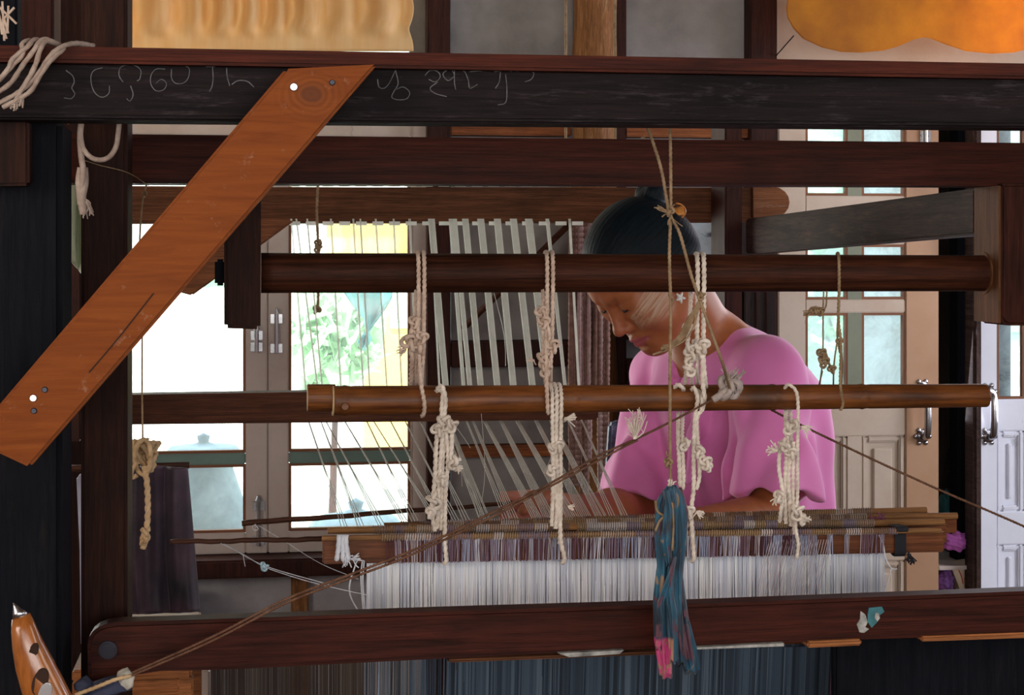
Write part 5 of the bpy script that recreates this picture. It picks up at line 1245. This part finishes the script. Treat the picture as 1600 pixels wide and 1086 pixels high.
# ---- head frame
ph, th, rl_ = math.radians(57), math.radians(46), math.radians(4)
Fh = np.array([-math.sin(ph)*math.cos(th), -math.cos(ph)*math.cos(th), -math.sin(th)])
Uh = np.array([-math.sin(ph)*math.sin(th), -math.cos(ph)*math.sin(th), math.cos(th)])
Lh = np.array([math.cos(ph), -math.sin(ph), 0.])
Lh, Uh = Lh*math.cos(rl_)+Uh*math.sin(rl_), Uh*math.cos(rl_)-Lh*math.sin(rl_)
H0 = c3(1001, 423, 2.75)
AX = [Fh, Lh, Uh]
def hp(f, l, u): return H0 + Fh*f + Lh*l + Uh*u
B = Field((-.02, 2.28, -.62), (.60, 3.16, .14), .0022)
# skull and face
B.ell(hp(-.014, 0, .027), AX, (.088, .073, .076), .01)
B.ell(hp(.026, 0, -.022), AX, (.060, .062, .090), .03)
B.ell(hp(.040, 0, .036), AX, (.045, .059, .042), .03)
for s in (-1, 1):
    B.cone(hp(-.004, s*.052, -.055), hp(.062, s*.016, -.100), .020, .017, .03)
    B.ell(hp(.050, s*.036, -.034), AX, (.033, .028, .032), .025)
    B.ell(hp(.062, s*.044, -.012), AX, (.018, .016, .014), .02)
B.ell(hp(.070, 0, -.100), AX, (.021, .022, .018), .02)
B.ell(hp(.074, 0, -.068), AX, (.018, .026, .024), .018)          # muzzle
for s in (-1, 1):
    B.ell(hp(.098, s*.030, -.001), AX, (.016, .017, .011), .016, 's')   # socket
    B.cone(hp(.083, s*.013, .020), hp(.069, s*.046, .018), .0075, .006, .014)   # brow
    B.ell(hp(.0715, s*.031, -.002), AX, (.0150, .0155, .0130), .006)  # lidded eye
# nose
B.cone(hp(.083, 0, .006), hp(.099, 0, -.030), .0060, .0085, .013)
B.ell(hp(.1015, 0, -.036), AX, (.0110, .0115, .0095), .008)
for s in (-1, 1):
    B.ell(hp(.091, s*.0125, -.040), AX, (.0105, .0070, .0078), .006)
    B.ell(hp(.098, s*.0065, -.0480), AX, (.0050, .0032, .0040), .003, 's')
B.cone(hp(.0965, 0, -.050), hp(.0955, 0, -.060), .0022, .0026, .004, 's')   # philtrum
# lips
for s in (-1, 1):
    B.cone(hp(.0935, s*.003, -.0655), hp(.0790, s*.0235, -.0705), .0060, .0026, .004)
    B.cone(hp(.0915, 0, -.0765), hp(.0780, s*.0205, -.0730), .0070, .0026, .004)
    B.cone(hp(.1010, 0, -.0708), hp(.0835, s*.0255, -.0715), .0016, .0014, .003, 's')
B.cone(hp(.0935, -.010, -.0865), hp(.0935, .010, -.0865), .004, .004, .006, 's')
# slits of the lowered eyes
for s in (-1, 1):
    pts = [hp(.0840-.010*(abs(t)**2)-.0015, s*(.031+t*.0125), -.0085+.0040*t*t) for t in (-1, -.5, 0, .5, 1)]
    for a, b_ in zip(pts[:-1], pts[1:]): B.cone(a, b_, .0019, .0019, .002, 's')
# ears
for s in (-1, 1):
    B.ell(hp(.006, s*.073, -.014), [Fh*.96+Lh*s*.25, Lh*.96-Fh*s*.25, Uh], (.018, .008, .030), .006)
    B.ell(hp(.010, s*.083, -.010), AX, (.009, .007, .017), .005, 's')
# neck and trunk
pb = math.radians(50)
Lb = np.array([math.cos(pb), -math.sin(pb), 0.]); Fb = np.array([-math.sin(pb), -math.cos(pb), 0.]); Ub = np.array([0, 0, 1.])
ln_ = math.radians(16); Fb2 = Fb*math.cos(ln_)-Ub*math.sin(ln_); Ub2 = Ub*math.cos(ln_)+Fb*math.sin(ln_); AB = [Fb2, Lb, Ub2]
nb = c3(1112, 545, 2.88)
B.cone(hp(-.040, 0, -.035), nb, .050, .054, .03)
ch_ = c3(1142, 668, 2.90)
B.ell(ch_, AB, (.100, .150, .190), .04)
B.ell(c3(1165, 880, 2.92), AB, (.100, .140, .20), .05)
shl_ = c3(1198, 592, 2.76); shr = c3(1046, 588, 3.02)
B.cone(nb, shl_, .045, .046, .04); B.cone(nb, shr, .045, .046, .04)
ell_ = c3(1208, 806, 2.66); wl = c3(985, 842, 2.46)
elr = c3(988, 803, 2.86); wr = c3(886, 798, 2.60)
B.cone(shl_, ell_, .043, .039, .02); B.cone(ell_, wl, .039, .024, .02)
B.cone(shr, elr, .040, .036, .02); B.cone(elr, elr+(wr-elr)*.35, .037, .037, .02); B.cone(elr+(wr-elr)*.3, wr, .037, .024, .02)
def hand(w, a, lat, nrm, curl, thumb=1):
    """palm plus four fingers and a thumb; a = pointing direction, lat = towards the little finger, nrm = palm side"""
    a, lat, nrm = [q/np.linalg.norm(q) for q in (a, lat, nrm)]
    pc_ = w + a*.048
    B.ell(pc_, [a, lat, nrm], (.050, .038, .016), .012); B.cone(w, w+a*.02, .024, .022, .015)
    B.ell(w + a*.030 - lat*.026 + nrm*.008, [a, lat, nrm], (.030, .014, .014), .010)
    out = []
    for i, (o, l1, l2, l3, r) in enumerate(((-.029, .040, .024, .020, .0085), (-.010, .044, .027, .021, .0087), (.010, .041, .025, .020, .0083), (.028, .033, .019, .017, .0075))):
        p = w + a*(.084-abs(o+.008)*.25) + lat*o; an = curl[0]+i*.05; q = p
        chain = [q - a*.02]
        for l, c_ in ((l1, an), (l2, an+curl[1]), (l3, an+curl[1]+curl[2])):
            q = q + (a*math.cos(c_)+nrm*math.sin(c_))*l + lat*o*.06; chain.append(q)
        rr_ = [r*1.1, r*1.08, r*.95, r*.78]
        for j in range(3): B.cone(chain[j], chain[j+1], rr_[j], rr_[j+1], .0035)
        out.append(chain)
    t0 = w + a*.022 - lat*.026 + nrm*.006; t1 = t0 + (a*.6 - lat*.62 + nrm*.45)*.040; t2 = t1 + (a*.86 - lat*.05 + nrm*.5)*.030; t3 = t2 + (a*.80 + lat*.30 + nrm*.45)*.024
    for p, q, r0_, r1_ in ((t0, t1, .0135, .0115), (t1, t2, .0112, .0100), (t2, t3, .0098, .0080)): B.cone(p, q, r0_, r1_, .004)
    return out, (t2, t3)
dirR = np.array([-.93, -.32, .12]); latR = np.array([-.15, .60, -.76]); nR = np.cross(dirR, latR); nR = nR if nR[2] < 0 else -nR
fr, tr_ = hand(wr, dirR, latR, nR, (.32, .65, .5))
dirL = np.array([-.95, -.25, -.05]); latL = np.array([.22, -.85, .30]); nL = np.cross(dirL, latL); nL = nL if nL[2] < 0 else -nL
fl_, tl_ = hand(wl, dirL, latL, nL, (.5, .8, .5))
pos, faces = B.mesh()
rel = pos - H0; loc_ = np.stack([rel@Fh, rel@Lh, rel@Uh], 1)
def segd(P_, a, b_):
    a, b_ = np.array(a), np.array(b_); d = b_-a; t = np.clip(((P_-a)@d)/(d@d), 0, 1); return np.linalg.norm(P_-a-t[:,None]*d, axis=1)
lip = np.minimum.reduce([segd(loc_, (.097,s*.002,-.066), (.082,s*.023,-.0708)) - .0052 for s in (-1,1)] + [segd(loc_, (.096,0,-.0765), (.081,s*.019,-.0730)) - .0066 for s in (-1,1)])
brow = np.minimum.reduce([segd(loc_, (.090,s*.014,.0165), (.083,s*.034,.0215)) - .0030 for s in (-1,1)] + [segd(loc_, (.083,s*.034,.0215), (.066,s*.050,.0165)) - .0024 for s in (-1,1)])
ppx = 800+F*pos[:,0]/pos[:,1]; ppy = HY-F*pos[:,2]/pos[:,1]       # where each point of the cheek falls, to trace the painted patch's outline
def edge(p, q, w): d = np.array(q, float)-p; d /= np.linalg.norm(d); return ((ppx-p[0])*-d[1]+(ppy-p[1])*d[0])*-1/w
than = np.minimum.reduce([edge((984,497),(1010,446), -3.), edge((1003,519),(984,497), -3.), edge((1052,498),(1003,519), -16.), (1058-ppx)/16., (loc_[:,1]-.018)/.004, (.06-np.abs(loc_[:,2]+.02))/.01])
blush = np.exp(-((loc_[:,0]-.100)**2+loc_[:,1]**2+(loc_[:,2]+.038)**2)/.018**2)
msk = np.stack([np.clip(.5-lip/.0016, 0, 1), np.clip(.5-brow/.004, 0, 1)*.4, np.clip(than, 0, 1)], 1)
hr_ = np.linalg.norm(pos-(wr+dirR/np.linalg.norm(dirR)*.07), axis=1); hl_ = np.linalg.norm(pos-(wl+dirL*.07), axis=1)
m2 = np.stack([blush, np.clip((.085-np.minimum(hr_, hl_))/.05, 0, 1), blush*0], 1)  # blush, plus palm pink and light painted onto the hands
m, t, b = new_mat('skin')
def attr(nm):
    a = t.nodes.new('ShaderNodeAttribute'); a.attribute_name = nm; return a.outputs['Vector']
s1 = t.nodes.new('ShaderNodeSeparateXYZ'); t.links.new(attr('mask'), s1.inputs[0]); s2 = t.nodes.new('ShaderNodeSeparateXYZ'); t.links.new(attr('blush_handlight'), s2.inputs[0])
n1 = noise(t, mapping(t), 26, 5, .6)
col = ramp(t, n1, [(.3, (.34,.10,.037)), (.7, (.47,.155,.06))])
col = mix(t, col, (.50,.14,.08), math_(t, 'MULTIPLY', s2.outputs[0], .6)); col = mix(t, col, (.74,.31,.24), math_(t, 'MULTIPLY', s2.outputs[1], .95))
col = mix(t, col, (.035,.018,.014), s1.outputs[1])
mpn = t.nodes.new('ShaderNodeMapping'); mpn.inputs['Scale'].default_value = (12, 330, 330); t.links.new(attr('paint'), mpn.inputs['Vector'])
st_ = noise(t, mpn.outputs[0], 1.0, 3, .7)
tf = math_(t, 'MULTIPLY', s1.outputs[2], ramp(t, st_, [(.40, (.10,.10,.10)), (.62, (.58,.58,.58))]))
col = mix(t, col, (.74,.62,.48), tf)
col = mix(t, col, (.42,.10,.11), s1.outputs[0])
t.links.new(col, b.inputs['Base Color']); b.inputs['Roughness'].default_value = .48; b.inputs['Subsurface Weight'].default_value = .12
b.inputs['Subsurface Radius'].default_value = (.6,.2,.1); b.inputs['Subsurface Scale'].default_value = .012; bump(t, b, n1, .05, .001)
M['skin'] = m
body = put(pos, faces, 'body', m, person, {'mask': msk, 'blush_handlight': m2, 'head': loc_, 'paint': np.stack([(ppx*.60-ppy*.80)*.001, (ppx*.80+ppy*.60)*.001, loc_[:,1]*.2], 1)})
# eyes and lashes
M['eye'] = plain('eye_white', (.55,.50,.46), .15, var=.05, bumpk=0); M['iris'] = plain('dark_iris', (.012,.008,.006), .1, var=.1, bumpk=0)
def pt(v3): return Vector(tuple(v3 @ RT)) + Vector((0,0,CZ))
def ball(c_, r, name, mat, seg=20):
    bm = bmesh.new(); bmesh.ops.create_uvsphere(bm, u_segments=seg, v_segments=seg, radius=r); bmesh.ops.translate(bm, verts=bm.verts, vec=pt(c_)-LOC[person.name])
    me = bpy.data.meshes.new(name); bm.to_mesh(me); bm.free(); me.polygons.foreach_set('use_smooth', [True]*len(me.polygons)); me.materials.append(M[mat])
    o = bpy.data.objects.new(name, me); COL.objects.link(o); o.parent = person; return o
M['lash'] = plain('lash', (.01,.008,.008), .6, bumpk=0)
for s in (-1, 1):
    ball(hp(.0705, s*.031, -.0025), .0128, 'eyeball', 'eye'); ball(hp(.0755, s*.031, -.0065), .0078, 'iris', 'iris', 14)
    pts = [pt(hp(.0868-.0105*(abs(q)**2), s*(.031+q*.0130), -.0072+.0038*q*q)) for q in np.linspace(-1, 1, 13)]
    MB().tube(pts, [.0006+.0013*math.sin((i+1)/14*PI) for i in range(13)], n=6).build('eyelashes', M['lash'], person, smooth=True)
# ---- hair: cap combed back into a bun
Hf = Field((-.0+.02, 2.56, -.06), (.36, 2.98, .17), .0022)
Hf.ell(hp(-.014, 0, .029), AX, (.095, .082, .083), .01)
Hf.ell(hp(-.054, 0, -.004), AX, (.060, .072, .068), .03)
Hf.ell(hp(-.030, 0, .066), AX, (.050, .050, .030), .03)
cN = Fh*.839 - Uh*.544
def face_plane(x, y, z): 
    r0 = (x-H0[0])*cN[0]+(y-H0[1])*cN[1]+(z-H0[2])*cN[2]; return .0315 - r0 + .9*np.abs((x-H0[0])*Lh[0]+(y-H0[1])*Lh[1]+(z-H0[2])*Lh[2])*.12
Hf.apply((.02,2.56,-.06), (.36,2.98,.17), face_plane, .010, 's')
for c_, r in (((-.104, .0, .066), (.026,.030,.022)), ((-.108, .016, .072), (.018,.016,.017)), ((-.110, -.018, .071), (.017,.016,.017))): Hf.ell(hp(*c_), AX, r, .006)
def comb(x, y, z):
    u = (x-H0[0]); v_ = (y-H0[1]); w = (z-H0[2]); l = u*Lh[0]+v_*Lh[1]+w*Lh[2]; uu = u*Uh[0]+v_*Uh[1]+w*Uh[2]; f = u*Fh[0]+v_*Fh[1]+w*Fh[2]
    an = np.arctan2(l, uu-.01)
    return .00022*np.sin(an*58+6*np.sin(f*18)) + .00025*np.sin(an*97+f*30)
Hf.apply((.02,2.56,-.06), (.36,2.98,.17), comb, .01, 'd')
hpz, hf = Hf.mesh()
rel = hpz-H0; hl2 = np.stack([rel@Fh, rel@Lh, rel@Uh], 1)
m, t, b = new_mat('black_hair')
mpn = t.nodes.new('ShaderNodeMapping'); mpn.inputs['Scale'].default_value = (20, 380, 380); t.links.new(attr('head'), mpn.inputs['Vector'])
st_ = noise(t, mpn.outputs[0], 1.0, 4, .7); t.links.new(ramp(t, st_, [(.35, (.0015,.004,.007)), (.75, (.005,.014,.022))]), b.inputs['Base Color'])
b.inputs['Roughness'].default_value = .55; bump(t, b, st_, .35, .0006); b.inputs['Specular IOR Level'].default_value = .16
hair = put(hpz, hf, 'hair', m, person, {'head': hl2})
mb = MB(); rs = random.Random(4)
for k in range(26):   # stray hairs at the nape and temple
    a = hp(-.02-.08*rs.random(), .055+rs.random()*.025, .075-rs.random()*.10); d_ = np.array([rs.gauss(.4,.4), rs.gauss(-.1,.3), rs.gauss(.1,.5)])*.011
    mb.tube(catmull([pt(a), pt(a+d_*.6+Uh*.003), pt(a+d_)], .006), .00022, n=3)
mb.build('stray_hair', m, person, kind='stuff')
# orange hair clip
mc = plain('orange_clip_plastic', (.55,.22,.05), .3, bumpk=0)
cc = c3(1058, 330, 2.73); pts = [pt(cc + np.array([.0135*math.cos(a), .004*math.sin(a*2), .0125*math.sin(a)])) for a in np.linspace(-1.9, 1.7, 16)]
ck_ = MB().tube(pts, [.0015]*16, n=8); ck_.tube([pt(cc+np.array([-.010,0,-.002])), pt(cc+np.array([.011,0,.001]))], [.0085,.0105], n=14, flat=.4)
ck_.build('hair_clip', mc, person, smooth=True)['label'] = 'orange hair clip at the bun'
er = c3(1058, 467, 2.66)
erp = hp(.020, .080, -.047)
mb = MB()
for k in range(5):
    a = k*2*PI/5+.3; mb.tube([pt(erp), pt(erp+(Fh*math.cos(a)+Uh*math.sin(a))*.0095+Lh*.002)], [.0042,.0012], n=8)
mb.build('earring', plain('white_enamel', (.75,.73,.70), .3, bumpk=0), person, smooth=True)['label'] = 'white flower-shaped earring'
# ---- the pink top
S = Field((.06, 2.40, -.66), (.60, 3.20, .0), .0030)
cfl = shl_+(ell_-shl_)*.86; cfr = shr+(elr-shr)*.93
def cuff(c_, d, r, L=.14):
    d = d/np.linalg.norm(d)
    def fn(x, y, z):
        t_ = (x-c_[0])*d[0]+(y-c_[1])*d[1]+(z-c_[2])*d[2]
        rad = np.sqrt(np.maximum((x-c_[0]-t_*d[0])**2+(y-c_[1]-t_*d[1])**2+(z-c_[2]-t_*d[2])**2, 0)) - r
        return np.maximum(-t_, rad)
    S.apply(c_-r-L, c_+r+L, fn, .004, 's')
S.cone(shl_, cfl+(ell_-shl_)*.2, .060, .076, .022); cuff(cfl, (ell_-shl_)+np.array([.0,.0,-.12]), .16)
S.cone(cfl-(ell_-shl_)*.05, cfl+(ell_-shl_)*.06, .050, .068, .004, 's')
S.cone(shr, cfr+(elr-shr)*.2, .064, .060, .022); cuff(cfr, (elr-shr)+np.array([.02,.0,-.10]), .15)
S.cone(cfr-(elr-shr)*.04, cfr+(elr-shr)*.06, .040, .046, .004, 's')
S.ell(ch_, AB, (.122, .162, .190), .012)
S.ell(c3(1180, 660, 2.92), AB, (.116, .146, .150), .03)
S.ell(c3(1172, 830, 2.93), AB, (.135, .158, .24), .06)
S.cone(c3(1118, 552, 2.885), shl_+np.array([0,0,.004]), .046, .058, .04); S.cone(c3(1118, 552, 2.885), shr, .046, .058, .04)
S.cone(c3(1148, 556, 2.92), c3(1205, 622, 2.84), .046, .062, .03)
cfl = shl_+(ell_-shl_)*.86; cfr = shr+(elr-shr)*.93
# neck opening: round collar with a V slit in front
S.cone(nb-np.array([0,0,.02]), nb+(hp(-.04,0,-.035)-nb)*.9, .053, .062, .005, 's')
S.ell(nb + Ub*.045 - Fb*.0, [Fb, Lb, Ub], (.064, .066, .055), .006, 's')
for px_, py_, r_ in ((1062,552,.017),(1060,568,.015),(1058,584,.012),(1057,600,.009),(1056,616,.005)): S.cone(c3(px_,py_,2.66), c3(px_,py_,2.835), r_, r_, .006, 's')
vsl = [c3(1066, 553, 2.80), c3(1063, 585, 2.78), c3(1060, 625, 2.77)]
S.cone(vsl[0]+np.array([0,-.03,0]), vsl[1]+np.array([0,-.03,0]), .022, .014, .004, 's'); S.cone(vsl[1]+np.array([0,-.03,0]), vsl[2]+np.array([0,-.03,0]), .014, .003, .004, 's')
# folds: long soft ridges falling from the shoulders, creases at the armpits
def folds(x, y, z):
    l = x*Lb[0]+y*Lb[1]; f = x*Fb[0]+y*Fb[1]; dz = z - shl_[2]
    am = np.clip((-dz)/.14, 0, 1)*.0085 + .0018
    return am*(np.sin(l*88+9*z+2.2*np.sin(z*13)) * .6 + np.sin(f*70-12*z+1.7*np.sin(z*17+1))*.55) + .0012*np.sin(z*70+l*40+f*30)
S.apply((.06,2.40,-.66), (.60,3.20,.0), folds, .01, 'd')
for pts, r in (([(1150,610,2.72),(1140,650,2.70),(1146,690,2.69),(1140,735,2.68),(1134,768,2.68)], .011), ([(1120,615,2.78),(1108,665,2.77),(1118,720,2.76),(1100,770,2.76)], .005),
               ([(1180,560,2.74),(1186,600,2.71),(1180,645,2.70)], .004), ([(1060,640,2.77),(1050,690,2.77)], .004),
               ([(1240,600,2.78),(1256,680,2.80),(1250,760,2.82)], .007), ([(1172,690,2.68),(1200,720,2.66),(1230,735,2.68)], .0035)):
    for a, b_ in zip(pts[:-1], pts[1:]): S.cone(c3(*a), c3(*b_), r, r, .012, 's')
for pts, r in (([(1160,570,2.75),(1160,640,2.70),(1166,700,2.68)], .007), ([(1095,600,2.80),(1085,680,2.77),(1078,750,2.77)], .008), ([(1215,560,2.76),(1240,640,2.74),(1270,760,2.83)], .009), ([(1020,610,2.92),(1016,690,2.88)], .006)):
    for a, b_ in zip(pts[:-1], pts[1:]): S.cone(c3(*a), c3(*b_), r, r, .022)
sp_, sf = S.mesh()
m, t, b = new_mat('pink_cotton')
n1 = noise(t, mapping(t), 5, 4); n2 = noise(t, mapping(t), 420, 2)
col = ramp(t, n1, [(.3, (.74,.18,.48)), (.7, (.82,.24,.57))]); t.links.new(col, b.inputs['Base Color']); b.inputs['Roughness'].default_value = .75
b.inputs['Sheen Weight'].default_value = .35; b.inputs['Sheen Roughness'].default_value = .5; bump(t, b, n2, .15, .0005)
shirt = put(sp_, sf, 'shirt', m, person); shirt['label'] = 'pink short-sleeved cotton top'
# ---- wrapped skirt, lower legs and feet (behind the heddles), on a plank bench
K = Field((-.25, 2.3, -1.37), (.66, 3.2, -.50), .006)
pel = np.array([pw.x*0+c3(1168,1000,2.92)[0], 2.92, -.70])
K.ell(pel+np.array([0,0,.02]), [Fb, Lb, Ub], (.14, .18, .15), .03)
for s, kx in ((-1, 1), (1, 1)):
    hipj = pel + Lb*s*.09; kn = hipj + Fb*.40 + Ub*(-.02); an = kn - Ub*.50 - Fb*.03
    K.cone(hipj, kn, .090, .068, .06); K.cone(kn, kn+(an-kn)*.75, .070, .062, .05)
kp, kf = K.mesh()
m, t, b = new_mat('dark_maroon_cotton'); n1 = noise(t, mapping(t, (20,20,2)), 3, 4); t.links.new(ramp(t, n1, [(.35,(.05,.015,.03)),(.65,(.12,.03,.05))]), b.inputs['Base Color']); b.inputs['Roughness'].default_value = .8
put(kp, kf, 'skirt', m, person)
G = Field((-.35, 2.2, -1.37), (.5, 3.0, -.80), .005)
for s in (-1, 1):
    hipj = pel + Lb*s*.09; kn = hipj + Fb*.40 + Ub*(-.02); an = kn - Ub*.52 - Fb*.03
    an[2] = -1.27; G.cone(kn+(an-kn)*.5, an, .048, .033, .02); G.cone(an+np.array([0,0,-.03]), an+Fb*.12+np.array([0,0,-.052]), .034, .020, .02)
    for j in range(5): G.cone(an+Fb*.12+Lb*(j-2)*.014+np.array([0,0,-.055]), an+Fb*(.165-.006*abs(j-1))+Lb*(j-2)*.015+np.array([0,0,-.063]), .010, .008, .006)
gp_, gf = G.mesh(); gp_[:,2] = np.maximum(gp_[:,2], -1.349)
mk = plain('leg_skin', (.38,.15,.08), .5, var=.1); put(gp_, gf, 'lower_legs', mk, person)
bench = thing('weaving_bench', 'plank bench the weaver sits on, behind the heddles', 'bench', (pw.x, pw.y, 0))
zb4 = CZ - .845
wxy = lambda v3: Vector((pt(v3).x, pt(v3).y))
pc2 = pt(pel); 
MB().box(pc2.x-.55, pc2.x+.60, pc2.y-.10, pc2.y+.20, zb4-.035, zb4).build('seat', M['beam_brown'], bench, bevel=.004)
for dx in (-.50, .51):
    for dy in (-.08, .14): MB().box(pc2.x+dx, pc2.x+dx+.05, pc2.y+dy, pc2.y+dy+.045, 0, zb4-.035).build('leg', M['beam_brown'], bench, bevel=.003)
